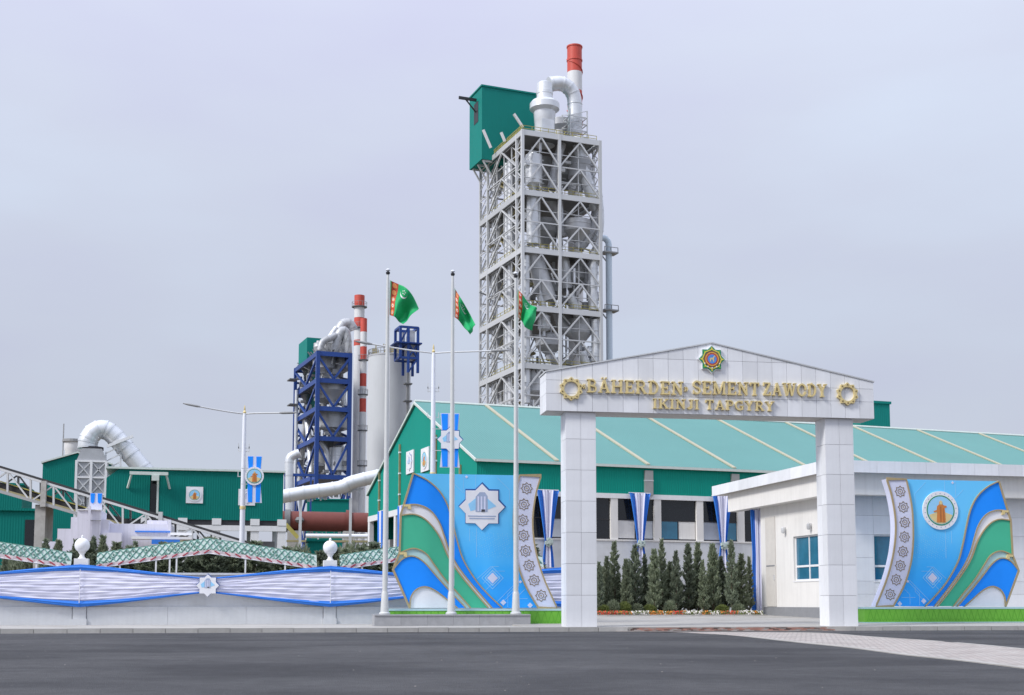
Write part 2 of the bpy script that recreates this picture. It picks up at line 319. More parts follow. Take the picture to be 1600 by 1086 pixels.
# ------------------------------------------------------------------ mesh building
class MB:
    def __init__(s): s.v, s.f = [], []
    def add(s, vs, fs):
        k = len(s.v); s.v += [tuple(p) for p in vs]; s.f += [tuple(i + k for i in f) for f in fs]; return s
    def box(s, x0, x1, y0, y1, z0, z1):
        return s.add([(x0, y0, z0), (x1, y0, z0), (x1, y1, z0), (x0, y1, z0), (x0, y0, z1), (x1, y0, z1), (x1, y1, z1), (x0, y1, z1)],
                     [(0, 3, 2, 1), (4, 5, 6, 7), (0, 1, 5, 4), (1, 2, 6, 5), (2, 3, 7, 6), (3, 0, 4, 7)])
    def bar(s, a, b, w, h=None):
        a, b = Vector(a), Vector(b); h = h or w
        d = (b - a).normalized(); up = Vector((0, 0, 1)) if abs(d.z) < 0.95 else Vector((0, 1, 0))
        sx = d.cross(up).normalized() * (w / 2); sy = sx.cross(d).normalized() * (h / 2)
        vs = [p + i * sx + j * sy for p in (a, b) for i, j in ((-1, -1), (1, -1), (1, 1), (-1, 1))]
        return s.add(vs, [(0, 1, 2, 3), (7, 6, 5, 4), (0, 4, 5, 1), (1, 5, 6, 2), (2, 6, 7, 3), (3, 7, 4, 0)])
    def tube(s, pts, r, n=12, cap=True):
        pts = [Vector(p) for p in pts]; rs = r if isinstance(r, (list, tuple)) else [r] * len(pts)
        k = len(s.v); up = None
        for i, p in enumerate(pts):
            d = (pts[min(i + 1, len(pts) - 1)] - pts[max(i - 1, 0)]).normalized()
            if up is None: up = Vector((0, 0, 1)) if abs(d.z) < 0.9 else Vector((0, 1, 0))
            sx = d.cross(up).normalized(); sy = sx.cross(d).normalized(); up = sy
            s.v += [tuple(p + (sx * math.cos(a) + sy * math.sin(a)) * rs[i]) for a in (2 * math.pi * j / n for j in range(n))]
        for i in range(len(pts) - 1):
            for j in range(n):
                a = k + i * n + j; b_ = k + i * n + (j + 1) % n
                s.f.append((a, b_, b_ + n, a + n))
        if cap:
            s.f.append(tuple(k + j for j in reversed(range(n)))); s.f.append(tuple(k + (len(pts) - 1) * n + j for j in range(n)))
        return s
    def lathe(s, prof, c=(0, 0, 0), n=20):
        k = len(s.v)
        for r_, z in prof:
            s.v += [(c[0] + r_ * math.cos(2 * math.pi * j / n), c[1] + r_ * math.sin(2 * math.pi * j / n), c[2] + z) for j in range(n)]
        for i in range(len(prof) - 1):
            for j in range(n):
                a = k + i * n + j; b_ = k + i * n + (j + 1) % n
                s.f.append((a, b_, b_ + n, a + n))
        s.f.append(tuple(k + j for j in reversed(range(n)))); s.f.append(tuple(k + (len(prof) - 1) * n + j for j in range(n)))
        return s
    def prism(s, poly, y0, y1):
        """polygon in x,z extruded from y0 (front) to y1 (back)"""
        a = sum(poly[i][0] * poly[(i + 1) % len(poly)][1] - poly[(i + 1) % len(poly)][0] * poly[i][1] for i in range(len(poly)))
        if a < 0: poly = list(reversed(poly))
        n = len(poly)
        vs = [(x, y0, z) for x, z in poly] + [(x, y1, z) for x, z in poly]
        return s.add(vs, [tuple(range(n)), tuple(reversed(range(n, 2 * n)))] + [(i, i + n, (i + 1) % n + n, (i + 1) % n) for i in range(n)])
    def slab(s, poly, z0, z1):
        """polygon in x,y extruded upward"""
        a = sum(poly[i][0] * poly[(i + 1) % len(poly)][1] - poly[(i + 1) % len(poly)][0] * poly[i][1] for i in range(len(poly)))
        if a < 0: poly = list(reversed(poly))
        n = len(poly)
        vs = [(x, y, z1) for x, y in poly] + [(x, y, z0) for x, y in poly]
        return s.add(vs, [tuple(range(n)), tuple(reversed(range(n, 2 * n)))] + [((i + 1) % n, i, i + n, (i + 1) % n + n) for i in range(n)])
    def ribbon(s, pts, w, y0, y1, closed=False):
        """flat band of width w along points in x,z, front at y0, back at y1"""
        n = len(pts); L, Rr = [], []
        for i in range(n):
            a = pts[(i - 1) % n] if (closed or i > 0) else pts[i]
            b_ = pts[(i + 1) % n] if (closed or i < n - 1) else pts[i]
            dx, dz = b_[0] - a[0], b_[1] - a[1]; q = math.hypot(dx, dz) or 1
            ww = (w[i] if isinstance(w, (list, tuple)) else w) / 2
            if 0 < i < n - 1 or closed:
                e1 = (pts[i][0] - a[0], pts[i][1] - a[1]); q1 = math.hypot(*e1) or 1
                cs = abs((e1[0] * dx + e1[1] * dz) / (q1 * q)); ww = ww / max(cs, 0.45)
            nx, nz = -dz / q * ww, dx / q * ww
            L.append((pts[i][0] + nx, pts[i][1] + nz)); Rr.append((pts[i][0] - nx, pts[i][1] - nz))
        k = len(s.v)
        for (lx, lz), (rx, rz) in zip(L, Rr):
            s.v += [(lx, y0, lz), (rx, y0, rz), (rx, y1, rz), (lx, y1, lz)]
        for i in range(n if closed else n - 1):
            a, b_ = k + 4 * i, k + 4 * ((i + 1) % n)
            s.f += [(a, a + 1, b_ + 1, b_), (a + 1, a + 2, b_ + 2, b_ + 1), (a + 3, a, b_, b_ + 3), (a + 2, a + 3, b_ + 3, b_ + 2)]
        if not closed:
            a, b_ = k, k + 4 * (n - 1); s.f += [(a, a + 3, a + 2, a + 1), (b_, b_ + 1, b_ + 2, b_ + 3)]
        return s
    def grid(s, fn, nu, nv):
        k = len(s.v)
        for i in range(nu + 1):
            for j in range(nv + 1): s.v.append(tuple(fn(i / nu, j / nv)))
        for i in range(nu):
            for j in range(nv):
                a = k + i * (nv + 1) + j; s.f.append((a, a + 1, a + nv + 2, a + nv + 1))
        return s
    def mesh(s, name, m, smooth=False):
        me = bpy.data.meshes.new(name); me.from_pydata(s.v, [], s.f); me.update()
        me.materials.append(MATS[m] if isinstance(m, str) else m)
        if smooth:
            me.shade_smooth()
            me.set_sharp_from_angle(angle=R(38))
        return me
    def build(s, name, m, parent=None, smooth=False, kind=None, label=None, cat=None, group=None, loc=None, rz=None):
        return link(name, s.mesh(name, m, smooth), parent, kind, label, cat, group, loc, rz)

def link(name, me, parent=None, kind=None, label=None, cat=None, group=None, loc=None, rz=None):
    o = bpy.data.objects.new(name, me); col.objects.link(o)
    if parent: o.parent = parent
    if kind: o['kind'] = kind
    if label: o['label'] = label
    if cat: o['category'] = cat
    if group: o['group'] = group
    if loc is not None: o.location = loc
    if rz is not None: o.rotation_euler = (0, 0, rz)
    return o

def thing(name, label, cat, loc=(0, 0, 0), rz=0.0, group=None):
    return link(name, None, None, None, label, cat, group, loc, rz)

def thing_at(name, fr, label, cat, group=None):
    return thing(name, label, cat, fr.o, fr.yaw, group)

BOX = {}
def piece(name, x0, x1, y0, y1, z0, z1, m, parent, kind=None):
    """one box-shaped piece; pieces of the same size share their mesh"""
    d = (round(x1 - x0, 3), round(y1 - y0, 3), round(z1 - z0, 3), m)
    if d not in BOX:
        BOX[d] = MB().box(-d[0] / 2, d[0] / 2, -d[1] / 2, d[1] / 2, -d[2] / 2, d[2] / 2).mesh(name, m)
    return link(name, BOX[d], parent, kind, loc=((x0 + x1) / 2, (y0 + y1) / 2, (z0 + z1) / 2))

UNIT = {}
def member(name, a, b, w, m, parent, h=None):
    """a straight steel section from a to b; all members of one colour share a mesh"""
    if m not in UNIT: UNIT[m] = MB().box(-.5, .5, -.5, .5, -.5, .5).mesh(name, m)
    a, b = Vector(a), Vector(b); d = b - a
    o = link(name, UNIT[m], parent)
    up = Vector((0, 0, 1)) if abs(d.normalized().z) < 0.95 else Vector((0, 1, 0))
    x = d.normalized(); y = up.cross(x).normalized(); z = x.cross(y)
    M = Matrix((x, y, z)).transposed()
    o.rotation_euler = M.to_euler(); o.location = (a + b) / 2; o.scale = (d.length, w, h or w)
    return o

def ngon(n, r, cx=0, cz=0, rot=0.0):
    return [(cx + r * math.cos(2 * math.pi * i / n + rot), cz + r * math.sin(2 * math.pi * i / n + rot)) for i in range(n)]
def star(n, ro, ri, cx=0, cz=0, rot=math.pi / 2):
    return [(cx + (ro if i % 2 == 0 else ri) * math.cos(math.pi * i / n + rot), cz + (ro if i % 2 == 0 else ri) * math.sin(math.pi * i / n + rot)) for i in range(2 * n)]
def clip(poly, a, b, c):
    """keep the part of a convex polygon where a*x+b*z<=c"""
    out = []
    for i in range(len(poly)):
        p, q = poly[i], poly[(i + 1) % len(poly)]
        dp, dq = a * p[0] + b * p[1] - c, a * q[0] + b * q[1] - c
        if dp <= 0: out.append(p)
        if dp * dq < 0:
            t = dp / (dp - dq); out.append((p[0] + (q[0] - p[0]) * t, p[1] + (q[1] - p[1]) * t))
    return out
def smooth_curve(pts, n=6):
    """Catmull-Rom through the points"""
    out = []
    P = [pts[0]] + list(pts) + [pts[-1]]
    for i in range(1, len(P) - 2):
        for k in range(n):
            t = k / n
            out.append(tuple(0.5 * ((2 * P[i][c]) + (-P[i - 1][c] + P[i + 1][c]) * t + (2 * P[i - 1][c] - 5 * P[i][c] + 4 * P[i + 1][c] - P[i + 2][c]) * t * t
                                     + (-P[i - 1][c] + 3 * P[i][c] - 3 * P[i + 1][c] + P[i + 2][c]) * t ** 3) for c in range(len(pts[0]))))
    out.append(tuple(pts[-1]))
    return out
ORD = ['first', 'second', 'third', 'fourth', 'fifth', 'sixth', 'seventh', 'eighth', 'ninth', 'tenth', 'eleventh', 'twelfth', 'thirteenth', 'fourteenth', 'fifteenth', 'sixteenth', 'seventeenth', 'eighteenth', 'nineteenth', 'twentieth', 'twenty-first', 'twenty-second', 'twenty-third', 'twenty-fourth', 'twenty-fifth', 'twenty-sixth', 'twenty-seventh', 'twenty-eighth', 'twenty-ninth', 'thirtieth', 'thirty-first', 'thirty-second', 'thirty-third', 'thirty-fourth', 'thirty-fifth', 'thirty-sixth', 'thirty-seventh', 'thirty-eighth', 'thirty-ninth', 'fortieth', 'forty-first', 'forty-second', 'forty-third', 'forty-fourth', 'forty-fifth', 'forty-sixth', 'forty-seventh', 'forty-eighth']
# ================================================================== THE SETTING
MB().box(-4000, 4000, -600, 7000, -0.4, -0.06).build('ground', 'soil', kind='structure')

KA, KB = on_ground(0, 990), on_ground(1600, 984.6)
K = Frame(0, KA.y, math.degrees(math.atan2(KB.y - KA.y, KB.x - KA.x))); K.o = KA
kerb_y = lambda x: KA.y + (x - KA.x) * (KB.y - KA.y) / (KB.x - KA.x)
road = MB().slab([(-180, -60), (180, -60), (180, kerb_y(180)), (-180, kerb_y(-180))], -0.05, 0.0).build('road', 'asphalt', kind='structure')
# long patch seams and a few pale scuffs pressed into the asphalt
kx0 = 16.6                                           # local x along the kerb where the gateway begins
sw = MB().slab([(K.W(-60, .17).x, K.W(-60, .17).y), (K.W(kx0, .17).x, K.W(kx0, .17).y), (K.W(kx0, 12).x, K.W(kx0, 12).y), (K.W(-60, 12).x, K.W(-60, 12).y)], -0.05, 0.146)
sw.build('sidewalk', 'pale_paving', kind='structure')
fc = MB()
a, b_, c, d = K.W(kx0, .17), K.W(75, .17), K.W(75, 30), K.W(kx0, 30)
fc.add([(a.x, a.y, .142), (b_.x, b_.y, .142), (c.x, c.y, .56), (d.x, d.y, .56), (a.x, a.y, -.05), (b_.x, b_.y, -.05), (c.x, c.y, -.05), (d.x, d.y, -.05)],
       [(0, 1, 2, 3), (4, 7, 6, 5), (0, 4, 5, 1), (1, 5, 6, 2), (2, 6, 7, 3), (3, 7, 4, 0)])
fc.build('forecourt', 'pale_paving', kind='structure')
forecourt_z = lambda yl: .142 + (yl - .17) * (.56 - .142) / 29.83

kerb = link('kerb', None, None, 'structure', loc=K.o, rz=K.yaw)
x0d, x1d = K.P(985, 986)[0], K.P(1300, 986)[0]
for i in range(-14, 52):
    x = i * 1.0
    if x0d - .2 < x + .5 < x1d + .2: continue
    piece('kerb_stone', x + .008, x + .992, 0.0, .165, -.05, .15 + rnd.uniform(-.006, .006), 'concrete', kerb)
pav = link('paver_strip', None, None, 'structure', loc=K.o, rz=K.yaw)
MB().box(x0d - .5, x1d + .5, -.35, .17, -.05, .018).build('paver_bed', 'grey_paver', pav)
nb = int((x1d - x0d) / .2)
for j in range(4):
    for i in range(nb):
        xx = x0d + i * .2 + (.1 if j % 2 else 0)
        piece('paving_brick', xx + .006, xx + .194, -.33 + j * .122, -.33 + j * .122 + .114, .0, .032 + j * .028 + rnd.uniform(-.003, .003),
              rnd.choice(['red_paver', 'red_paver', 'grey_paver', 'dark_paver']), pav)
# worn concrete crossing strip running out to the right
lo = [(1010, 987.2), (1100, 990), (1170, 995), (1250, 1004), (1330, 1012), (1422, 1024), (1510, 1033), (1600, 1044), (1750, 1062)]
up = [(1130, 988), (1230, 988.6), (1290, 990), (1360, 995.5), (1450, 1001.5), (1530, 1008), (1600, 1015), (1750, 1030)]
ed = []
for i, q in enumerate(lo[:-1]):
    for k in range(4):
        t = k / 4; ed.append((q[0] + (lo[i + 1][0] - q[0]) * t, q[1] + (lo[i + 1][1] - q[1]) * t + rnd.uniform(-.5, .5)))
ed.append(lo[-1])
for q in reversed(up): ed.append((q[0], q[1] + rnd.uniform(-.3, .3)))
MB().slab([tuple(on_ground(*q)[:2]) for q in ed], -0.04, 0.009).build('crossing_strip', 'worn_pavers', kind='structure')
for crv, nm in ((up[1:], 'strip_edge'), (lo[2:], 'strip_edge')):
    mb = MB(); g = [on_ground(q[0], q[1]) for q in smooth_curve(crv, 4)]
    for a, b_ in zip(g[:-1], g[1:]):
        if rnd.random() < .9: mb.bar((a.x, a.y, .006), (b_.x, b_.y, .006), .16, .02)
    e_ = mb.build(nm, 'pale_paving', bpy.data.objects['crossing_strip'])

# small litter on the asphalt: grit, leaves and scraps
gr = MB()
for q in range(230):
    x, y = rnd.uniform(-22, 22), rnd.uniform(11, 39)
    s_ = rnd.uniform(.006, .017); a = rnd.uniform(0, 3.1); dx, dy = s_ * math.cos(a), s_ * math.sin(a)
    gr.add([(x - dx, y - dy, .002), (x + dy, y - dx, .003), (x + dx, y + dy, .002), (x - dy, y + dx, .003), (x, y, .002 + s_ * .6)], [(0, 1, 4), (1, 2, 4), (2, 3, 4), (3, 0, 4)])
gr.build('road_grit', 'grey_paver', kind='stuff', label='scattered small grit and scraps on the dark asphalt', cat='grit')
# ================================================================== THE GATE
GF = Frame(885, 43.0, 9.5, 0.14)
gate = thing_at('entrance_gate', GF, 'tall white tiled gateway with gabled beam and gold lettering, spanning the driveway', 'gate')
PW, PD = 1.05, 0.85
XR = GF.P(1290, 975)[0] + .15
ZB = 7.26
rows = [0.0] + [ZB - 0.92 - i * 1.055 for i in range(5, -1, -1)] + [ZB]
for px0 in (0.0, XR):
    pl = MB().box(px0 + .03, px0 + PW - .03, .03, PD - .03, 0, ZB + .1).build('pillar', 'joint_grey', gate)
    for r0, r1 in zip(rows[:-1], rows[1:]):
        for k in range(2):
            piece('tile', px0 + .004 + k * PW / 2, px0 + (k + 1) * PW / 2 - .004, 0, .028, r0 + .005, r1 - .005, 'white_tile', pl)
            piece('tile', px0 + .004 + k * PW / 2, px0 + (k + 1) * PW / 2 - .004, PD - .028, PD, r0 + .005, r1 - .005, 'white_tile', pl)
        for k in range(2):
            y0, y1 = .031 + k * (PD - .062) / 2, .031 + (k + 1) * (PD - .062) / 2
            piece('tile', px0, px0 + .028, y0 + .003, y1 - .003, r0 + .005, r1 - .005, 'white_tile', pl)
            piece('tile', px0 + PW - .028, px0 + PW, y0 + .003, y1 - .003, r0 + .005, r1 - .005, 'white_tile', pl)
BX0, BX1, BY0, BY1 = -0.70, 11.08, -0.14, 1.0
BXC = 5.15
ZE, ZA = 8.60, 9.78
roofz = lambda x: ZE + (ZA - ZE) * (1 - abs(x - BXC) / (BXC - BX0))
core = [(BX0 + .03, ZB + .03), (BX1 - .03, ZB + .03), (BX1 - .03, ZE - .02), (BXC, ZA - .03), (BX0 + .03, ZE - .02)]
beam = MB().prism(core, BY0 + .03, BY1 - .03).build('beam', 'joint_grey', gate)
MB().box(BX0 + .01, BX1 - .01, BY0 + .034, BY1 - .034, ZB, ZB + .026).build('soffit', 'soffit', beam)
zr = [ZB + .004, ZB + .60, ZB + 1.06, ZB + 1.90, ZA + .1]
ncol = 22; cw = (BX1 - BX0) / ncol
for side in (0, 1):
    ya, yb = (BY0, BY0 + .028) if side == 0 else (BY1 - .028, BY1)
    for i in range(ncol):
        for z0, z1 in zip(zr[:-1], zr[1:]):
            xa, xb = BX0 + i * cw + .005, BX0 + (i + 1) * cw - .005
            poly = [(xa, z0 + .005), (xb, z0 + .005), (xb, z1 - .005), (xa, z1 - .005)]
            k1 = (ZA - ZE) / (BXC - BX0)
            poly = clip(poly, -k1, 1, ZE - .025 - k1 * BX0)
            k2 = (ZA - ZE) / (BX1 - BXC)
            if poly: poly = clip(poly, k2, 1, ZE - .025 + k2 * BX1)
            if len(poly) >= 3 and max(p[1] for p in poly) - min(p[1] for p in poly) > .03:
                MB().prism(poly, ya, yb).build('panel', 'white_tile', beam)
for xe, s_ in ((BX0, 1), (BX1, -1)):
    for k in range(2):
        y0 = BY0 + .03 + k * (BY1 - BY0 - .06) / 2
        for z0, z1 in ((ZB + .004, ZB + .60), (ZB + .60, ZB + 1.06), (ZB + 1.06, ZE - .03)):
            piece('panel', min(xe, xe + s_ * .028), max(xe, xe + s_ * .028), y0 + .003, y0 + (BY1 - BY0 - .06) / 2 - .003, z0 + .005, z1 - .005, 'white_tile', beam)
for xa, xb in ((BX0 - .03, BXC), (BXC, BX1 + .03)):
    za, zb = roofz(max(xa, BX0)), roofz(min(xb, BX1))
    MB().prism([(xa, za - .02), (xb, zb - .02), (xb, zb + .025), (xa, za + .025)], BY0 - .03, BY1 + .03).build('coping', 'steel', beam)

# ---- slab-serif letters cut from thick strokes
def stem_(x, z0=0., z1=1., w=.19, f=.17):
    return [([(x, z0), (x, z1)], w), ([(x - f, z0 + .045), (x + f, z0 + .045)], .09), ([(x - f, z1 - .045), (x + f, z1 - .045)], .09)]
def arc_(cx, cz, rx, rz, a0, a1, n=10):
    return [(cx + rx * math.cos(R(a0 + (a1 - a0) * i / n)), cz + rz * math.sin(R(a0 + (a1 - a0) * i / n))) for i in range(n + 1)]
GLY = {
 'B': (.78, stem_(.2) + [([(.2, .945), (.42, .945)] + arc_(.42, .735, .21, .21, 90, -90) + [(.2, .525)], .12), ([(.3, .5), (.46, .5)] + arc_(.46, .28, .23, .22, 90, -90) + [(.2, .06)], .125)]),
 'A': (.92, [([(.46, .97), (.18, .05)], .11), ([(.45, .97), (.75, .05)], .2), ([(.28, .33), (.66, .33)], .1), ([(.03, .045), (.33, .045)], .09), ([(.58, .045), (.91, .045)], .09)]),
 'H': (.92, stem_(.19) + stem_(.73) + [([(.19, .5), (.73, .5)], .11)]),
 'E': (.76, stem_(.2) + [([(.2, .94), (.68, .94)], .12), ([(.2, .5), (.52, .5)], .11), ([(.2, .06), (.7, .06)], .12), ([(.66, .99), (.66, .74)], .09), ([(.68, .01), (.68, .27)], .09), ([(.52, .62), (.52, .38)], .08)]),
 'R': (.88, stem_(.2) + [([(.2, .945), (.44, .945)] + arc_(.44, .725, .22, .22, 90, -90) + [(.2, .5)], .12), ([(.42, .5), (.72, .05)], .19), ([(.62, .045), (.88, .045)], .09)]),
 'D': (.86, stem_(.2) + [([(.2, .945), (.36, .945)] + arc_(.36, .5, .36, .445, 90, -90, 14) + [(.2, .055)], .14)]),
 'N': (.94, [([(.2, 0), (.2, 1)], .11), ([(.75, 0), (.75, 1)], .11), ([(.18, .97), (.77, .03)], .2), ([(.03, .045), (.37, .045)], .09), ([(.03, .955), (.25, .955)], .09), ([(.58, .955), (.92, .955)], .09)]),
 'S': (.72, [([(.61, .8)] + arc_(.36, .735, .25, .22, 20, 250, 12) + arc_(.36, .27, .25, .225, 80, -160, 14), .155), ([(.63, .98), (.63, .7)], .08), ([(.1, .3), (.1, .02)], .08)]),
 'M': (1.12, [([(.19, 0), (.19, 1)], .11), ([(.93, 0), (.93, 1)], .19), ([(.2, .97), (.55, .06)], .19), ([(.9, .97), (.55, .06)], .11), ([(.03, .045), (.35, .045)], .09), ([(.76, .045), (1.1, .045)], .09), ([(.03, .955), (.25, .955)], .09), ([(.88, .955), (1.1, .955)], .09)]),
 'T': (.82, [([(.41, 0), (.41, 1)], .19), ([(.05, .94), (.77, .94)], .12), ([(.24, .045), (.58, .045)], .09), ([(.08, .99), (.08, .72)], .09), ([(.74, .99), (.74, .72)], .09)]),
 'Z': (.76, [([(.08, .94), (.68, .94)], .12), ([(.06, .06), (.7, .06)], .12), ([(.62, .92), (.13, .08)], .2), ([(.1, .99), (.1, .73)], .09), ([(.67, .01), (.67, .28)], .09)]),
 'W': (1.26, [([(.16, .97), (.42, .03)], .19), ([(.65, .93), (.42, .03)], .11), ([(.6, .95), (.87, .03)], .19), ([(1.12, .97), (.87, .03)], .11), ([(.01, .955), (.33, .955)], .09), ([(.46, .955), (.78, .955)], .09), ([(.98, .955), (1.25, .955)], .09)]),
 'O': (.9, [(arc_(.45, .5, .35, .43, 0, 342, 20), .17)]),
 'Y': (.88, [([(.44, 0), (.44, .5)], .19), ([(.16, .97), (.45, .46)], .19), ([(.72, .97), (.44, .46)], .11), ([(.27, .045), (.61, .045)], .09), ([(.01, .955), (.33, .955)], .09), ([(.58, .955), (.87, .955)], .09)]),
 'I': (.44, stem_(.22)),
 'K': (.92, stem_(.2) + [([(.28, .42), (.74, .96)], .11), ([(.4, .56), (.74, .04)], .19), ([(.62, .955), (.88, .955)], .09), ([(.6, .045), (.92, .045)], .09)]),
 'J': (.6, [([(.4, 1), (.4, .25)] + arc_(.24, .25, .16, .19, 0, -165, 8), .18), ([(.2, .955), (.6, .955)], .09)]),
 'P': (.78, stem_(.2) + [([(.2, .945), (.44, .945)] + arc_(.44, .715, .23, .23, 90, -90) + [(.2, .485)], .125)]),
 'G': (.86, [(arc_(.45, .5, .35, .43, 42, 325, 18), .165), ([(.7, .44), (.7, .06)], .17), ([(.5, .44), (.84, .44)], .09), ([(.69, .98), (.69, .7)], .08)]),
}
def word_line(text, x0, x1, z0, hgt, parent, y0=-.235, y1=-.141):
    gap = .07
    tot = sum((.36 if ch == ' ' else .26 if ch in '«»' else GLY['A' if ch == 'Ä' else ch][0]) + gap for ch in text) - gap
    sx = (x1 - x0) / tot; x = x0
    for ch in text:
        if ch == ' ': x += (.36 + gap) * sx; continue
        mb = MB()
        if ch in '«»':
            w_ = .26; st = []
            for k in (0, .12):
                st.append(([(.02 + k + (.1 if ch == '«' else 0), .62), (.02 + k + (0 if ch == '«' else .1), .45), (.02 + k + (.1 if ch == '«' else 0), .28)], .07))
        else:
            w_, st = GLY['A' if ch == 'Ä' else ch]
            st = list(st)
            if ch == 'Ä': st += [([(.27, 1.1), (.40, 1.1)], .12), ([(.53, 1.1), (.66, 1.1)], .12)]
        for q, (pts, w) in enumerate(st):
            mb.ribbon([(x + p[0] * sx, z0 + p[1] * hgt) for p in pts], w * .80 * (sx + hgt) / 2, y0 - .0025 * q, y1)
        lt = mb.build('letter', 'gold', parent)
        x += (w_ + gap) * sx
    return x
qx = lambda px, py=610: GF.P(px, py, BY0)[0]
word_line('«BÄHERDEN»', qx(909), qx(1074), GF.P(980, 615.5, BY0)[1], .465, gate)
word_line('SEMENT', qx(1081), qx(1186), GF.P(1130, 617, BY0)[1] - .01, .465, gate)
word_line('ZAWODY', qx(1191), qx(1291), GF.P(1240, 619.3, BY0)[1] - .01, .465, gate)
word_line('IKINJI', qx(1019, 632), qx(1092, 632), GF.P(1050, 639.5, BY0)[1], .345, gate)
word_line('TAPGYRY', qx(1101, 632), qx(1209, 632), GF.P(1150, 641.5, BY0)[1] - .005, .345, gate)
# gold ornament rings
for px_, py_ in ((892, 608), (1323, 616)):
    x, z = GF.P(px_, py_, BY0)
    mb = MB(); N = 40
    ro = [.41 if i % 4 in (0,) else (.37 if i % 4 in (1, 3) else .335) for i in range(N)]
    vo = [(x + ro[i] * math.cos(2 * math.pi * i / N + math.pi / 2), z + ro[i] * math.sin(2 * math.pi * i / N + math.pi / 2)) for i in range(N)]
    vi = [(x + .25 * math.cos(2 * math.pi * i / N + math.pi / 2), z + .25 * math.sin(2 * math.pi * i / N + math.pi / 2)) for i in range(N)]
    y0, y1 = BY0 - .09, BY0 - .001
    vs = [(p[0], y0, p[1]) for p in vo] + [(p[0], y0, p[1]) for p in vi] + [(p[0], y1, p[1]) for p in vo] + [(p[0], y1, p[1]) for p in vi]
    fs = []
    for i in range(N):
        j = (i + 1) % N
        fs += [(i, N + i, N + j, j), (i, j, 2 * N + j, 2 * N + i), (N + i, 3 * N + i, 3 * N + j, N + j)]
    mb.add(vs, fs)
    rg = mb.build('ornament_ring', 'gold', gate)
    for k in range(10):
        a = 2 * math.pi * k / 10 + math.pi / 2
        MB().prism(ngon(6, .028, x + .325 * math.cos(a), z + .325 * math.sin(a)), y0 - .014, y0 + .002).build('stud', 'gold_dark', rg)
# state emblem: eight-pointed green star with red and blue discs
x, z = GF.P(1111, 562, BY0); y0 = BY0
em = MB().prism(star(8, .50, .385, x, z), y0 - .07, y0 - .001).build('star_emblem', 'print_white', gate)
MB().prism(star(8, .465, .355, x, z), y0 - .095, y0 - .06).build('star_field', 'emblem_green', em)
for k in range(8):
    a = math.pi * k / 4 + math.pi / 2
    MB().prism([(x + .44 * math.cos(a), z + .44 * math.sin(a)), (x + .33 * math.cos(a + .14), z + .33 * math.sin(a + .14)), (x + .33 * math.cos(a - .14), z + .33 * math.sin(a - .14))], y0 - .103, y0 - .09).build('star_tip', 'lime' if k % 2 else 'emblem_yellow', em)
MB().ribbon(star(8, .34, .315, x, z), .035, y0 - .11, y0 - .09, True).build('yellow_rim', 'emblem_yellow', em)
MB().prism(ngon(32, .265, x, z), y0 - .118, y0 - .09).build('red_disc', 'emblem_red', em)
MB().ribbon(ngon(24, .225, x, z), .02, y0 - .124, y0 - .11, True).build('gold_rim', 'emblem_yellow', em)
MB().prism(ngon(28, .16, x, z), y0 - .128, y0 - .11).build('blue_disc', 'emblem_blue', em)
horse = [(-.09, -.1), (-.05, -.1), (-.04, -.02), (.02, -.02), (.04, -.1), (.075, -.1), (.07, .02), (.1, .1), (.12, .08), (.125, .11), (.09, .14), (.06, .1), (.03, .05), (-.05, .05), (-.1, .02), (-.085, -.03)]
MB().prism([(x + p[0] * .9, z + p[1] * .9) for p in horse], y0 - .134, y0 - .12).build('horse_figure', 'print_sand', em)
for k in range(5):
    a = R(210 + k * 30)
    MB().prism(star(5, .035, .016, x + .33 * math.cos(a) * .93, z + .33 * math.sin(a) * .93), y0 - .122, y0 - .09).build('small_star', 'print_white', em)

# ================================================================== PRINTED WAVE PANELS
def zl(zx, zy): return (590 + zx / 4.177, 720 + zy / 4.177)      # points measured on an enlargement of the left panel
LB = Frame(735, 47.0, 11.0, 0.146)
def tr(pts): return [LB.P(*zl(*p)) for p in pts]
EDGE_L = tr([(232, 82), (170, 290), (150, 352), (143, 600), (100, 710), (210, 962)])
BAND_I = smooth_curve(tr([(925, 95), (905, 190), (889, 300), (886, 450), (895, 580), (917, 690), (965, 820), (1045, 958)]))
BAND_O = smooth_curve(tr([(1065, 98), (1035, 200), (1015, 320), (1010, 420), (1020, 530), (1045, 650), (1092, 790), (1170, 962)]))
C1 = smooth_curve(tr([(232, 82), (320, 125), (400, 195), (455, 290), (490, 410), (520, 530), (560, 650), (640, 780), (720, 872), (812, 960)]))
C1B = smooth_curve(tr([(170, 290), (260, 287), (340, 322), (400, 400), (437, 500), (468, 590), (530, 700), (620, 815), (745, 960)]))
C2 = smooth_curve(tr([(150, 356), (240, 350), (320, 390), (400, 490), (462, 630), (540, 745), (630, 855), (722, 960)]))
C2B = smooth_curve(tr([(143, 602), (230, 572), (310, 602), (370, 680), (440, 775), (520, 862), (606, 960)]))
C3 = smooth_curve(tr([(102, 708), (160, 642), (230, 622), (300, 660), (380, 750), (470, 850), (575, 960)]))
C3B = smooth_curve(tr([(210, 960), (216, 892), (250, 842), (310, 822), (380, 850), (460, 912), (520, 960)]))
ZBOT = LB.P(*zl(600, 962))[1]
GULS = tr([(971, 180), (952, 285), (945, 388), (950, 488), (964, 588), (986, 684), (1019, 780), (1065, 880)])
STAR_C = tr([(680, 300)])[0]
DIAM = tr([(750, 765)])[0]
gul_mesh = {}
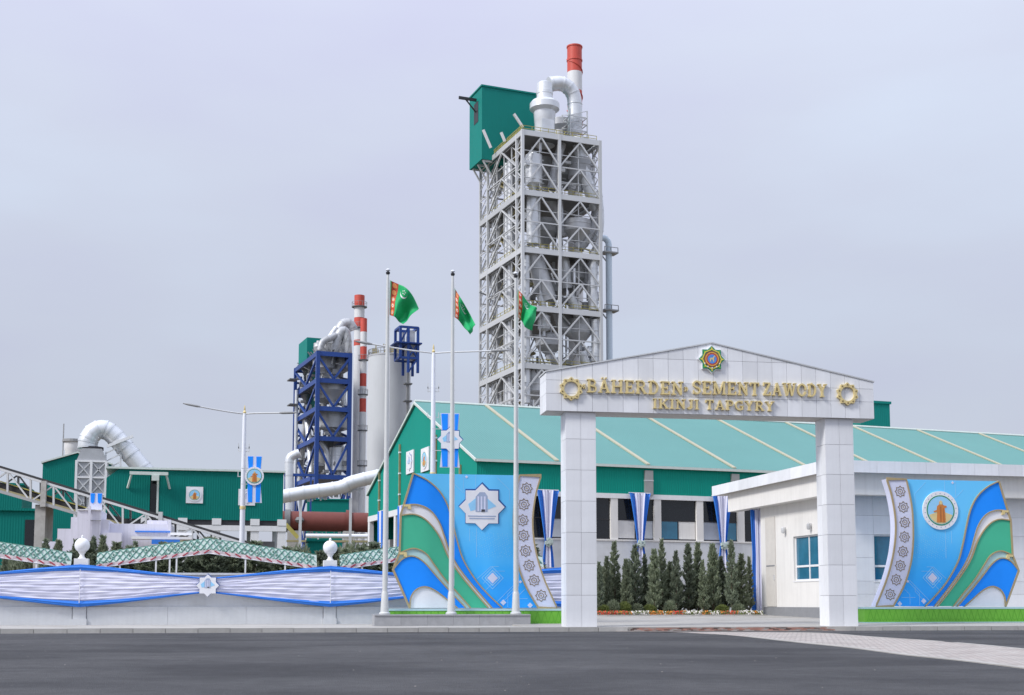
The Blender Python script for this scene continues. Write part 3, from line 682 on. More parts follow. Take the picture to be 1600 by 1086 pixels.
def gul(parent, x, z, y):
    if 'a' not in gul_mesh:
        gul_mesh['a'] = MB().ribbon(star(8, .215, .16), .021, -.012, .0, True).mesh('gul_star', 'gold_dark')
        gul_mesh['b'] = MB().ribbon(ngon(16, .095), .018, -.014, .0, True).mesh('gul_ring', 'gold_dark')
        gul_mesh['c'] = MB().prism(ngon(12, .03), -.013, .0).mesh('gul_centre', 'gold_edge')
    g = link('gul_motif', gul_mesh['a'], parent, loc=(x, y, z))
    link('gul_ring', gul_mesh['b'], g); link('gul_centre', gul_mesh['c'], g)

def tower_star(parent, x, z, y, r, txt=True):
    """white eight-pointed badge with a silo tower and lines of small print"""
    sq = r * .765
    s0 = MB().prism(star(8, r * 1.04, r * .80, x + r * .02, z + r * .02), y - .02, y + .0).build('badge_shadow', 'print_navy', parent)
    s1 = MB().prism(star(8, r * .99, r * .76, x, z - r * .01), y - .05, y - .015).build('badge', 'print_white', parent)
    y2 = y - .05
    MB().prism([(x - .60 * r, z + .10 * r), (x - .2 * r, z + .42 * r), (x - .15 * r, z - .1 * r), (x - .5 * r, z - .2 * r)], y2 - .006, y2).build('badge_sky', 'print_pale_blue', s1)
    MB().prism([(x + .24 * r, z + .35 * r), (x + .62 * r, z + .03 * r), (x + .26 * r, z - .12 * r)], y2 - .006, y2).build('badge_sky', 'print_pale_blue', s1)
    MB().prism([(x - .28 * r, z - .22 * r), (x + .24 * r, z - .22 * r), (x + .24 * r, z + .45 * r), (x + .12 * r, z + .62 * r), (x - .1 * r, z + .62 * r), (x - .28 * r, z + .42 * r)], y2 - .009, y2).build('badge_tower', 'print_grey', s1)
    for k in range(3):
        xa = x - .2 * r + k * .14 * r
        MB().prism([(xa, z - .2 * r), (xa + .07 * r, z - .2 * r), (xa + .07 * r, z + .44 * r), (xa, z + .44 * r)], y2 - .014, y2 - .005).build('badge_silo', 'print_lilac', s1)
    MB().prism([(x - .03 * r, z - .22 * r), (x + .13 * r, z - .22 * r), (x + .13 * r, z - .12 * r), (x - .03 * r, z - .12 * r)], y2 - .018, y2 - .01).build('badge_door', 'print_dark', s1)
    return s1

def round_badge(parent, x, z, y, r):
    """round white badge: a golden robed statue on a sandy hill under blue sky"""
    b0 = MB().prism(ngon(36, r, x, z), y - .05, y).build('badge', 'print_white', parent)
    y2 = y - .05
    MB().ribbon(ngon(36, r * .76, x, z), r * .05, y2 - .01, y2 + .005, True).build('badge_rim', 'emblem_green', b0)
    MB().prism(ngon(32, r * .72, x, z), y2 - .006, y2).build('badge_sky', 'print_pale_blue', b0)
    hill = [(x + r * .70 * math.cos(R(a)), z + r * .70 * math.sin(R(a))) for a in range(200, 341, 10)] + [(x + .3 * r, z - .12 * r), (x, z - .02 * r), (x - .35 * r, z - .14 * r)]
    MB().prism(hill, y2 - .010, y2 - .003).build('badge_hill', 'print_sand', b0)
    body = [(-.24, -.62), (.26, -.62), (.25, -.2), (.22, .12), (.34, .16), (.33, .24), (.2, .26), (.12, .3), (.1, .44), (.02, .52), (-.07, .44), (-.08, .3), (-.2, .22), (-.22, .02), (-.4, -.04), (-.38, -.1), (-.2, -.08)]
    MB().prism([(x + p[0] * r, z + p[1] * r) for p in body], y2 - .018, y2 - .008).build('badge_statue', 'print_orange', b0)
    MB().prism([(x + p[0] * r, z + p[1] * r) for p in [(-.06, -.6), (.02, -.6), (.04, .2), (-.06, .2)]], y2 - .023, y2 - .016).build('badge_fold', 'print_brown', b0)
    MB().prism([(x + p[0] * r, z + p[1] * r) for p in [(.13, -.6), (.19, -.6), (.16, .1), (.11, .1)]], y2 - .023, y2 - .016).build('badge_fold', 'print_brown', b0)
    MB().prism([(x + p[0] * r, z + p[1] * r) for p in [(-.06, .3), (.09, .3), (.09, .46), (.02, .52), (-.06, .44)]], y2 - .023, y2 - .016).build('badge_head', 'print_sand', b0)
    for k in range(22):
        a = R(k * 360 / 22 + 8)
        MB().prism(ngon(5, r * .032, x + r * .88 * math.cos(a), z + r * .88 * math.sin(a)), y2 - .006, y2).build('badge_dot', 'print_grey', b0)
    return b0

def wave_panel(fr, mirror, label, badge, base_x0, base_x1):
    t = thing_at('wave_panel', fr, label, 'display panel', 'printed wave panels beside the gate')
    mx = (lambda pts: [(-p[0], p[1]) for p in pts]) if mirror else (lambda pts: list(pts))
    TH = .34
    top_l, top_r = EDGE_L[0], BAND_I[0]
    # blue ground
    outline = [top_l] + [top_r] + BAND_I[1:] + [(C1[-1][0], ZBOT)] + list(reversed(C1))[1:-1]
    MB().prism(mx(outline), 0, TH).build('print_ground', 'banner_print', t)
    band = BAND_I + list(reversed(BAND_O))
    bd = MB().prism(mx(band), -.05, TH + .04).build('pattern_band', 'print_lilac', t)
    MB().ribbon(mx(band), .055, -.085, -.02, True).build('band_edge', 'gold_edge', bd)
    for gx, gz in mx(GULS): gul(bd, gx, gz, -.051)
    # waves, each standing a little proud of the next
    def wave(name, top, bot, left, m, y):
        poly = list(top) + list(reversed(bot)) + left
        MB().prism(mx(poly), y, TH - .02).build(name, m, t)
    wave('wave', C1, C1B, [], 'print_blue', -.02)
    wave('curl', C1B, C2, [], 'print_white', -.015)
    wave('wave', C2, C2B, [], 'print_green', -.025)
    wave('curl', C2B, C3, [], 'print_mint', -.01)
    wave('wave', C3, C3B, [], 'print_blue', -.03)
    wave('mound', C3B, [C3B[0], C3B[-1]], [], 'print_white', -.012)
    for crv in (C1, C1B, C2, C2B, C3, C3B):
        MB().ribbon(mx(crv), .046, -.066, .1).build('gold_line', 'gold_edge', t)
    MB().ribbon(mx(EDGE_L), .07, -.064, .03).build('gold_line', 'gold_edge', t)
    for (x_, z_), s_ in ((tr([(192, 296)])[0], 1), (tr([(166, 608)])[0], 1)):
        MB().prism(mx([(x_ - .14, z_ + .05), (x_ + .12, z_ + .07), (x_ + .15, z_ - .12), (x_ + .02, z_ - .1), (x_ + .02, z_ - .02), (x_ - .12, z_ - .03)]), -.078, .08).build('scroll_end', 'gold', t)
    # circuit lines and diamonds in relief
    dx, dz = mx([DIAM])[0]
    for r_, m_, w_ in ((.20, 'print_lilac', 0),):
        MB().prism(ngon(4, r_, dx, dz), -.014, .01).build('diamond', m_, t)
    for r_, w_ in ((.275, .035), (.40, .018)):
        MB().ribbon(ngon(4, r_, dx, dz), w_, -.008, .01, True).build('diamond_line', 'print_pale_blue', t)
    lines = [[(645, 440), (645, 630)], [(600, 440), (600, 525)], [(560, 90), (560, 200), (590, 230)], [(640, 90), (640, 190)], [(690, 800), (770, 720), (830, 720)],
             [(700, 850), (800, 750)], [(815, 925), (880, 860), (880, 830)], [(850, 955), (850, 870), (930, 790)], [(920, 950), (920, 880), (960, 840)], [(650, 770), (740, 690), (790, 690)],
             [(760, 940), (860, 840), (920, 780)], [(500, 150), (560, 210)], [(880, 900), (980, 900)], [(780, 110), (860, 190), (860, 260)]]
    y_in = 0
    for k, lp in enumerate(lines):
        MB().ribbon(mx(tr(lp)), .014, -.006, .01).build('circuit_line', 'print_pale_blue', t)
    for zx, zy, r_ in ((820, 925, .11), (995, 943, .10), (580, 105, .06), (932, 790, .06)):
        xx, zz = mx(tr([(zx, zy)]))[0]
        MB().prism(ngon(4, r_, xx, zz), -.012, .01).build('circuit_node', 'print_lilac', t)
    # dotted halftone patch
    hm = MB()
    for i in range(16):
        for j in range(11):
            if rnd.random() < .72:
                zx, zy = 620 + i * 15 + j * 3, 470 + j * 15 + (i % 2) * 7
                xx, zz = mx(tr([(zx, zy)]))[0]
                hm.prism(ngon(4, .013, xx, zz), -.005, .005)
    hm.build('halftone_dots', 'print_pale_blue', t, kind='stuff')
    sx_, sz_ = mx([STAR_C])[0]
    if badge == 'star':
        s1 = tower_star(t, sx_, sz_, -.0, .86)
        for k in range(2):
            MB().prism([(sx_ - .52 + k * .05, sz_ - .33 - k * .09), (sx_ + .52 - k * .05, sz_ - .33 - k * .09), (sx_ + .52 - k * .05, sz_ - .37 - k * .09), (sx_ - .52 + k * .05, sz_ - .37 - k * .09)], -.058, -.045).build('print_line', 'print_grey', s1)
    else:
        round_badge(t, sx_, sz_, -.0, .75)
    # green planter base with a white rim
    zt = ZBOT - .02
    bs = MB().box(base_x0, base_x1, -.62, TH + .3, -.02, zt - .07).build('base_box', 'lime', t)
    MB().box(base_x0 - .02, base_x1 + .02, -.64, TH + .32, zt - .07, zt).build('base_rim', 'print_mint', bs)
    MB().box(base_x0 - .01, base_x1 + .01, -.63, TH + .31, -.03, .03).build('base_skirt', 'print_mint', bs)
    lm = MB(); xx = base_x0 + .1
    while xx < base_x1 - .35:
        q = .13
        lm.ribbon([(xx, .06), (xx + q, zt - .10), (xx + 2 * q, .06)], .014, -.626, -.60)
        lm.ribbon([(xx + q / 2, .16), (xx + q, .08), (xx + 1.5 * q, .16)], .012, -.6255, -.60)
        xx += 2 * q
    lm.build('base_pattern', 'lime_dark', bs, kind='stuff')
    return t
wave_panel(LB, False, 'blue and green wave-printed display panel with white star badge behind the flagpoles', 'star', LB.P(604, 965)[0], LB.P(893, 960, -.62)[0])
RB = Frame(1390, 49.3, 11.0, forecourt_z(4.5))
bo = BAND_O[0][0]
RB.o = RB.W(bo, 0) ; RB.o.z = .20
wave_panel(RB, True, 'blue and green wave-printed display panel with round statue badge right of the gate', 'round', -BAND_O[-1][0] - .75, -EDGE_L[4][0] + 1.2)

# ================================================================== FLAGPOLES
PF = Frame(706, 45.4, 11.0, 0.146)
pz = PF.P(700, 960)[1]
px0, px1 = PF.P(585, 965)[0], PF.P(829, 965)[0]
plinth = thing_at('flagpole_plinth', PF, 'long low grey stone plinth carrying the three flagpoles', 'plinth')
nsl = 6
for k in range(nsl):
    xa, xb = px0 + (px1 - px0) * k / nsl, px0 + (px1 - px0) * (k + 1) / nsl
    piece('stone_slab', xa + .003, xb - .003, 0, .95, 0, pz - .05, 'stone_grey', plinth)
    piece('cap_slab', xa + .003, xb - .003, -.03, .98, pz - .047, pz, 'stone_grey', plinth)

def flagpole(pxb, pxt, pyt, label, top, bot, ph):
    x, _ = PF.P(pxb, 958, .48)
    base = PF.W(x, .48, pz)
    zt = PF.P(pxt, pyt, .48)[1] - pz
    t = thing('flagpole', label[0], 'flagpole', base, 0.0, 'flagpoles in front of the left wave panel')
    MB().lathe([(.20, 0), (.20, .05), (.15, .09), (.115, .75), (.10, .80)], n=18).build('base_sleeve', 'pole_paint', t, True)
    MB().lathe([(.092, .78), (.088, 5.0), (.082, 5.05), (.078, 5.1), (.06, zt - .9), (.045, zt - .25)], n=16).build('shaft', 'pole_paint', t, True)
    MB().lathe([(.045, zt - .24), (.075, zt - .2), (.075, zt - .15), (.02, zt - .12)], n=12).build('truck', 'black_metal', t, True)
    MB().lathe([(.02, zt - .12), (.085, zt - .09), (.085, zt - .06), (.03, zt - .02)], n=12).build('finial', 'pole_white', t, True)
    hl = MB()
    hl.tube([(.10, -.02, 1.0), (.085, -.02, zt - .3)], .007, 5); hl.build('halyard', 'print_white', t)
    # the flag: two traced edges with soft folds between them
    s = 45.4 / FPX
    T_ = smooth_curve([(p[0] * s, p[1] * s) for p in top], 5); B_ = smooth_curve([(p[0] * s, p[1] * s) for p in bot], 5)
    def samp(c, u):
        q = u * (len(c) - 1); i = min(int(q), len(c) - 2); f = q - i
        return c[i][0] + (c[i + 1][0] - c[i][0]) * f, c[i][1] + (c[i + 1][1] - c[i][1]) * f
    hz = PF.P(pxt + 2, top[0][2], .48)[1] - pz
    def pos(u, v, off=0.0):
        a, b2 = samp(T_, u), samp(B_, u)
        xx, zz = a[0] + (b2[0] - a[0]) * v, a[1] + (b2[1] - a[1]) * v
        w = min(1, u * 3)
        yy = w * (.16 * math.sin(u * 8.5 + v * 2.2 + ph) + .07 * math.sin(v * 7 - u * 4 + ph)) + off
        return (.07 + xx + .02 * w * math.sin(v * 9 + ph), yy, hz + zz)
    f = thing('flag', label[1], 'flag', base, 0.0, 'flags on the poles')
    cl = MB().grid(lambda u, v: pos(u, v), 40, 26).build('cloth', 'flag_green', f, True)
    md = cl.modifiers.new('thickness', 'SOLIDIFY'); md.thickness = .006; md.offset = 0
    for sd in (-1, 1):
        MB().grid(lambda u, v: pos(.07 + u * .17, v, sd * .009), 8, 26).build('carpet_stripe', 'flag_red', f, True)
        for k in range(5):
            v0 = .10 + .2 * k
            for ww, hh, m_, o_ in ((.065, .078, 'flag_orange', .013), (.035, .045, 'print_white', .016), (.018, .022, 'flag_red', .019)):
                MB().add([pos(.155 + ww * math.cos(a), v0 + hh * math.sin(a), sd * o_) for a in [2 * math.pi * q / 8 for q in range(8)]], [tuple(range(8))]).build('carpet_gul', m_, f)
        cm = MB(); N = 14; vs = []
        for q in range(N + 1):
            a = R(175 + q * 190 / N)
            vs.append(pos(.44 + .115 * math.cos(a), .20 - .14 * math.sin(a), sd * .011))
        for q in range(N + 1):
            a = R(175 + q * 190 / N)
            vs.append(pos(.44 + .112 * math.cos(a), .19 - .105 * math.sin(a), sd * .011))
        cm.add(vs, [(q, q + 1, N + 2 + q, N + 1 + q) for q in range(N)]).build('crescent', 'print_white', f)
        for sx_, sy_ in ((.40, .15), (.44, .12), (.48, .15), (.42, .21), (.465, .21)):
            MB().add([pos(sx_ + p[0], sy_ + p[1], sd * .012) for p in star(5, .022, .010)], [tuple(range(10))]).build('small_star', 'print_white', f)
    return t
flagpole(601, 607, 419, ('tall white flagpole farthest from the gate, left end of the plinth', 'green flag billowing widest, on the leftmost pole, crescent showing'),
         [(0, 0, 438), (19, -9), (36, -25), (46, -45)], [(0, -56), (9, -61), (15, -67), (22, -73)], .3)
flagpole(705, 706, 421, ('white flagpole in the middle of the plinth', 'green flag hanging limp and narrow on the middle pole'),
         [(0, 0, 450), (10, -19), (24, -42), (33, -62)], [(0, -48), (10, -55), (19, -68), (26, -77)], 1.9)
flagpole(806, 802, 424, ('white flagpole nearest the gate, right end of the plinth', 'green flag with folded fly on the pole nearest the gate'),
         [(0, 0, 453), (12, -12), (24, -25), (32, -31)], [(0, -44), (8, -52), (12, -62), (24, -65)], 3.6)
# ================================================================== BOUNDARY WALL
WF = Frame(125, 47.0, 12.6, 0.146)
BAY = 9.06
WT = 1.92
wall = thing_at('boundary_wall', WF, 'long low white rendered boundary wall left of the gate, hung with swags', 'wall')
WX0, WX1 = -14.0, 18.65
MB().box(WX0, WX1, 0, .24, -.1, WT - .08).build('wall_body', 'wall_white', wall)
MB().box(WX0, WX1 + .03, -.05, .29, WT - .08, WT).build('wall_cap', 'wall_white', wall)
ux = [-BAY, 0.0, BAY, 2 * BAY]
for i, u in enumerate(ux):
    p_ = MB().box(u - .23, u + .23, -.09, .33, -.08, WT + .06).build('pier', 'wall_white', wall)
    MB().box(u - .27, u + .27, -.13, .37, WT + .06, WT + .14).build('pier_cap', 'wall_white', p_)
    MB().box(u - .26, u + .26, -.12, .36, -.09, .22).build('pier_foot', 'wall_white', p_)
    if i < 3:
        for k in range(3):
            xa, xb = u + .26 + k * (BAY - .52) / 3, u + .26 + (k + 1) * (BAY - .52) / 3
            piece('base_panel', xa + .004, xb - .004, -.055, -.002, -.08, .66, 'wall_white', wall)
for i, u in enumerate(ux[:3]):
    if i == 0: continue
    lm = thing('globe_lamp', 'white globe lamp on the wall pier ' + ('below the white stepped building' if i == 1 else 'in front of the brown kiln'), 'lamp', WF.W(u, .12, WT + .14), WF.yaw, 'globe lamps on the wall piers')
    MB().box(-.25, .25, -.25, .25, 0, .36).build('pedestal', 'white_paint', lm)
    MB().lathe([(.16, .36), (.10, .42), (.075, .50), (.12, .57), (.14, .60)], n=16).build('neck', 'white_paint', lm, True)
    MB().lathe([(.275 * math.sin(R(a)), .85 - .275 * math.cos(R(a))) for a in range(14, 170, 12)], n=20).build('globe', 'lamp_glass', lm, True)
    MB().lathe([(.055, 1.11), (.04, 1.15), (.05, 1.18), (.015, 1.23)], n=10).build('finial', 'white_paint', lm, True)

def swag(u0, label, half=None):
    t = thing('fabric_swag', label, 'swag', WF.W(u0, -.20), WF.yaw, 'swags hung along the white wall')
    ph = rnd.uniform(0, 6)
    zpt, zpb, zmt, zmb = WT + .17, .76, 1.70, 1.20
    def edges(u):
        s = abs(u - .5) * 2
        e = s ** 1.25 * (1.6 - .6 * s)
        return zmt + (zpt - zmt) * e, zmb + (zpb - zmb) * e
    def p(u, v):
        a, b2 = edges(u); s = abs(u - .5) * 2
        z = a + (b2 - a) * v
        y = -.05 * math.cos((v - .5) * math.pi) - .017 * math.sin(v * 2 * math.pi * 6.3 + 2.1 * math.sin(u * 5 + ph) + 1.3 * math.sin(u * 17 + v * 3)) * (1.1 - .5 * s) - .010 * math.sin(v * 2 * math.pi * 11 + u * 9 + ph) - .012 * math.sin(u * 43 + v * 6) * math.sin(v * 9 + u * 21)
        y -= .05 * (1 - s) ** 2
        return (u * BAY, y, z + .012 * math.sin(v * 31 + u * 11 + ph))
    MB().grid(p, 84, 46).build('cloth', 'cloth_white', t, True)
    for nm, v0 in (('top_border', 0.0), ('bottom_border', 1.0)):
        def q(u, w):
            a, b2 = edges(u); s = abs(u - .5) * 2
            th = .028 + .085 * s ** 1.5
            z = (a if v0 == 0 else b2) + (w - .5) * 2 * th
            y = p(u, v0)[1] - .03 - .05 * math.sin(w * math.pi) - .012 * math.sin(w * 14 + u * 13)
            return (u * BAY, y, z)
        MB().grid(q, 60, 10).build(nm, 'cloth_blue', t, True)
        for e in (0.0, 1.0): pass
    return t
swag(-BAY, 'lilac-white swag with blue borders on the wall at the left edge of the picture')
swag(0.0, 'lilac-white swag with blue borders and a star in its middle, between both globe lamps')
swag(BAY, 'lilac-white swag with blue borders running behind the left flagpole and wave panel')
md_ = thing('star_medallion', 'small pale star medallion pinned to the middle of a wall swag', 'medallion', WF.W(BAY / 2, -.33, 1.45), WF.yaw)
tower_star(md_, 0, 0, 0, .42)
for u, s_ in ((0, 'first'), (BAY, 'second')):
    MB().box(-.012, .012, -.02, 0, .8, WT + .1).build('seam_cord', 'print_white', None, loc=WF.W(u, -.30), rz=WF.yaw, label='thin white cord down the swag seam at the ' + ('wall pier below the white stepped building' if u == 0 else 'wall pier in front of the kiln'), cat='cord', group='cords at the swag seams')

# ---- ornamental crest above the wall
def crest(u0, label):
    t = thing('ornamental_crest', label, 'crest', WF.W(u0, .75, 0), WF.yaw, 'lattice crests over the wall')
    x0, x1 = .45, BAY - .45
    def zb(x):
        s = abs(x - BAY / 2) / (BAY / 2)
        return 2.0 + .68 * (1 - s) ** 0.92
    N = 60; xs = [x0 + (x1 - x0) * i / N for i in range(N + 1)]
    # sloping lattice strip, leaning back as it rises
    lean = lambda h: .55 * h
    MB().grid(lambda u, v: (x0 + (x1 - x0) * u, lean(v * .44 + .13), zb(x0 + (x1 - x0) * u) + .13 + v * .44), N, 3).build('backing', 'lattice_pale', t)
    def lat(m, ph, sg, name):
        mb = MB(); step = .235; k = int((x1 - x0) / step)
        for i in range(k):
            for j in range(3):
                xa = x0 + i * step + (.5 * step if j % 2 else 0) ; xb = xa + step * .5; xm = xa + step
                za, zc = .15 + j * .145, .15 + (j + 1) * .145
                if xm > x1: continue
                for (p, q) in (((xa, za), (xb, zc)), ((xb, zc), (xm, za))):
                    A = (p[0], lean(p[1]) - .02, zb(p[0]) + p[1]); B = (q[0], lean(q[1]) - .02, zb(q[0]) + q[1])
                    mb.bar(A, B, .024, .03)
        mb.build(name, m, t, kind='stuff')
    lat('lattice_teal', 0, 1, 'lattice')
    kn = MB()
    for i in range(int((x1 - x0) / .118)):
        for j in range(3):
            xx = x0 + i * .118; h = .17 + j * .145 + rnd.uniform(-.03, .03)
            if rnd.random() < .55: kn.box(xx - .026, xx + .026, lean(h) - .05, lean(h) - .012, zb(xx) + h - .03, zb(xx) + h + .03)
    kn.build('leaf_knots', 'lattice_green', t, kind='stuff')
    MB().tube([(x, lean(.58), zb(x) + .58) for x in xs], .016, 6).build('top_wire', 'lattice_green', t)
    MB().grid(lambda u, v: (x0 + (x1 - x0) * u, -.01 + .02 * math.sin(u * 90), zb(x0 + (x1 - x0) * u) + v * .14), N, 2).build('lower_band', 'pink_white', t)
    MB().tube([(x, -.01, zb(x)) for x in xs], .018, 6).build('bottom_rail', 'print_white', t)
    step = .39; n = int((x1 - x0) / step)
    if 'sl' not in UNIT: UNIT['sl'] = MB().ribbon([(-.1, 0), (.1, .13)], .042, -.04, -.015).mesh('red_slash', 'slash_red')
    for i in range(n + 1):
        x = x0 + .1 + i * step
        if x > x1 - .1: break
        o = link('red_slash', UNIT['sl'], t, loc=(x, 0, zb(x) + .01))
        if x > BAY / 2: o.scale = (-1, 1, 1)
    for x in (1.3, 2.6, 3.1, 3.35, 5.9, 7.4):
        MB().box(x - .03, x + .03, .0, .06, 1.7, zb(x) + .06).build('post', 'white_paint', t)
    return t
crest(-BAY, 'teal lattice crest with red slashes falling away at the left edge of the picture')
crest(0.0, 'teal lattice crest with red slashes peaking left of the lamp post')
crest(BAY, 'teal lattice crest with red slashes rising behind the left flagpole')

# ================================================================== CONIFERS
def conifer_meshes(h, r, n, seed, tag):
    g = random.Random(seed); mb = MB()
    limbs = []
    nl = 26
    for i in range(nl):
        t = (i + .5) / nl; z = h * (.06 + .86 * t); rr = r * (1 - t) ** .62 * g.uniform(.7, 1.15) + .05
        a = i * 2.399 + g.uniform(-.3, .3)
        limbs.append((z, rr, a))
    vs, fs = mb.v, mb.f
    for i in range(n):
        z, rr, a = limbs[g.randrange(nl)] if g.random() > .08 else (h * g.uniform(.88, 1.0), .05, g.uniform(0, 6.28))
        q = g.random() ** .65
        aa = a + g.gauss(0, .33)
        c = Vector((math.cos(aa) * rr * q, math.sin(aa) * rr * q, min(z + q * rr * .75 + g.gauss(0, .05), h * 1.0)))
        d = Vector((math.cos(aa) * .6 + g.gauss(0, .4), math.sin(aa) * .6 + g.gauss(0, .4), .8 + g.gauss(0, .3))).normalized()
        s_ = d.cross(Vector((g.gauss(0, 1), g.gauss(0, 1), g.gauss(0, 1)))).normalized()
        L, w = g.uniform(.09, .20) * (h / 3) ** .5, g.uniform(.022, .045)
        k = len(vs)
        vs += [tuple(c - s_ * w), tuple(c + s_ * w), tuple(c + d * L * .6 + s_ * w * .7), tuple(c + d * L), tuple(c + d * L * .6 - s_ * w * .7)]
        fs.append((k, k + 1, k + 2, k + 3, k + 4))
    crown = mb
    tr_ = MB().tube([(0, 0, -.05), (.01, 0, h * .5), (0, .01, h * .95)], [.05, .035, .008], 7)
    for z, rr, a in limbs:
        tr_.bar((0, 0, z), (math.cos(a) * rr * .8, math.sin(a) * rr * .8, z + rr * .6), .012)
    return tr_.mesh('trunk', 'bark'), crown
CON = []
for i in range(5):
    h = (3.3, 2.7, 3.0, 2.35, 3.5)[i]
    tm, cm = conifer_meshes(h, (.42, .36, .46, .38, .40)[i], 2600, 40 + i, i)
    CON.append((h, tm, cm.mesh('crown', ('leaf_dark', 'leaf_mid', 'leaf_dark', 'leaf_mid', 'leaf_mid')[i])))
def conifer(loc, kind, height, label, group, spread=1.0):
    h, tm, cm = CON[kind]
    t = thing('conifer_tree', label, 'tree', loc, rnd.uniform(0, 6.28), group)
    k = height / h; t.scale = (k * spread, k * spread, k)
    link('trunk', tm, t); link('crown', cm, t)

BF = Frame(935, 58.5, 9.5, 0.36)
bx0, bx1 = BF.P(915, 958)[0], BF.P(1196, 958)[0]
MB().box(bx0, bx1, .0, 2.6, -.4, .02).build('planting_bed', 'soil', kind='structure', loc=BF.o, rz=BF.yaw)
be = link('bed_edging', None, None, 'structure', loc=BF.o, rz=BF.yaw)
x = bx0
while x < bx1 - .2:
    piece('kerb_stone', x + .005, min(x + .995, bx1), -.13, -.005, -.35, .05, 'concrete', be); x += 1.0
trees = [(936, 880), (948, 872), (960, 849), (978, 876), (992, 855), (1007, 868), (1022, 861), (1034, 845), (1047, 880), (1056, 864), (1075, 852), (1090, 851), (1098, 878), (1113, 853), (1126, 872), (1142, 847), (1158, 868), (1170, 872)]
for i, (px_, py_) in enumerate(trees):
    v = .75 + (i % 3) * .45
    x, z = BF.P(px_, py_, v)
    conifer(BF.W(x, v, 0), (0, 1, 4, 3, 2)[i % 5], z, ORD[i] + ' conifer from the left gate pillar in the row seen through the gate', 'conifers in the bed seen through the gate', .74 if i % 2 else .88)
for i in range(21):
    x = bx0 + .25 + i * (bx1 - bx0 - .9) / 20; v = 2.1 + .3 * (i % 2)
    conifer(BF.W(x, v, 0), (2, 3, 1, 4, 0)[i % 5], 2.0 + .45 * math.sin(i * 2.3) + rnd.uniform(-.15, .15), ORD[i] + ' shorter conifer from the left gate pillar in the rear row of the bed', 'shorter conifers in the rear row of the bed', 1.05)
bush_m = []
for q in range(2):
    g = random.Random(90 + q); mb = MB()
    for i in range(900):
        a, b2 = g.uniform(0, 6.28), math.acos(g.uniform(-.2, 1)); rr = .3 * g.random() ** .3
        c = Vector((rr * math.sin(b2) * math.cos(a), rr * math.sin(b2) * math.sin(a), .22 + rr * math.cos(b2)))
        d = (c - Vector((0, 0, .1))).normalized(); s_ = d.cross(Vector((g.gauss(0, 1), g.gauss(0, 1), g.gauss(0, 1)))).normalized()
        mb.add([c - s_ * .025, c + s_ * .025, c + d * .09], [(0, 1, 2)])
    bush_m.append(mb.mesh('foliage', ('leaf_fresh', 'leaf_mid')[q]))
stem_m = MB().tube([(0, 0, -.03), (0, 0, .3)], [.02, .012], 6).mesh('stem', 'bark')
for i, px_ in enumerate((945, 960, 978, 997, 1017, 1049, 1131, 1156)):
    x, _ = BF.P(px_, 950, .3)
    b0 = thing('round_shrub', ORD[i] + ' clipped low shrub from the left gate pillar along the flower edge', 'shrub', BF.W(x, .52, .0), rnd.uniform(0, 6), 'low shrubs along the flower edge')
    b0.scale = (1.0, 1.0, rnd.uniform(.9, 1.35))
    link('foliage', bush_m[i % 2], b0); link('stem', stem_m, b0)
fl = {m_: MB() for m_ in ('flower_red', 'flower_orange', 'flower_white', 'leaf_fresh')}
for i in range(2600):
    x = rnd.uniform(bx0, bx1 - .1); tx = (x - bx0) / (bx1 - bx0)
    y = rnd.uniform(-.02, .26); z = rnd.uniform(.04, .22)
    n_ = math.sin(x * 2.3) + math.sin(x * 5.1 + 1)
    m_ = 'leaf_fresh' if rnd.random() < .5 else ('flower_red' if (tx < .18 or (n_ > .9)) else 'flower_white' if n_ < -.1 else 'flower_orange')
    s_ = rnd.uniform(.025, .05); a = rnd.uniform(0, 3)
    dx, dy = s_ * math.cos(a), s_ * math.sin(a)
    fl[m_].add([(x - dx, y - dy * .6, z - s_ * .5), (x + dx * .3, y - .02, z - s_ * .8), (x + dx, y + dy * .6, z + s_ * .5), (x - dx * .3, y + .02, z + s_ * .8)], [(0, 1, 2, 3)])
fb = thing('flower_edging', 'narrow strip of red, orange and white flowers edging the conifer bed', 'flowers', BF.o, BF.yaw)
for m_, mb in fl.items(): mb.build('petals' if m_ != 'leaf_fresh' else 'leaves', m_, fb, kind='stuff')

# row behind the white wall
k = 0
for i in range(44):
    u = -.6 + i * .43 + rnd.uniform(-.1, .1); v = 2.2 + (i % 2) * .7
    hh = 2.75 + .35 * math.sin(i * 1.7) + rnd.uniform(-.15, .15) + (.25 if 3 < u < 6 else 0)
    conifer(WF.W(u, v, 0), i % 5, hh, ORD[i] + ' conifer in the hedge row behind the white wall, counted from the left globe lamp', 'hedge conifers behind the white wall', 1.7)
for i, (px_, py_) in enumerate(((8, 868), (40, 872), (72, 846), (92, 848), (118, 846), (146, 842), (161, 841), (212, 850))):
    x, z = WF.P(px_, py_, 6.0)
    conifer(WF.W(x, 6.0, 0), i % 5, z, ORD[i] + ' of the loose young conifers before the stepped white building, from the left', 'young conifers before the stepped building', .75)

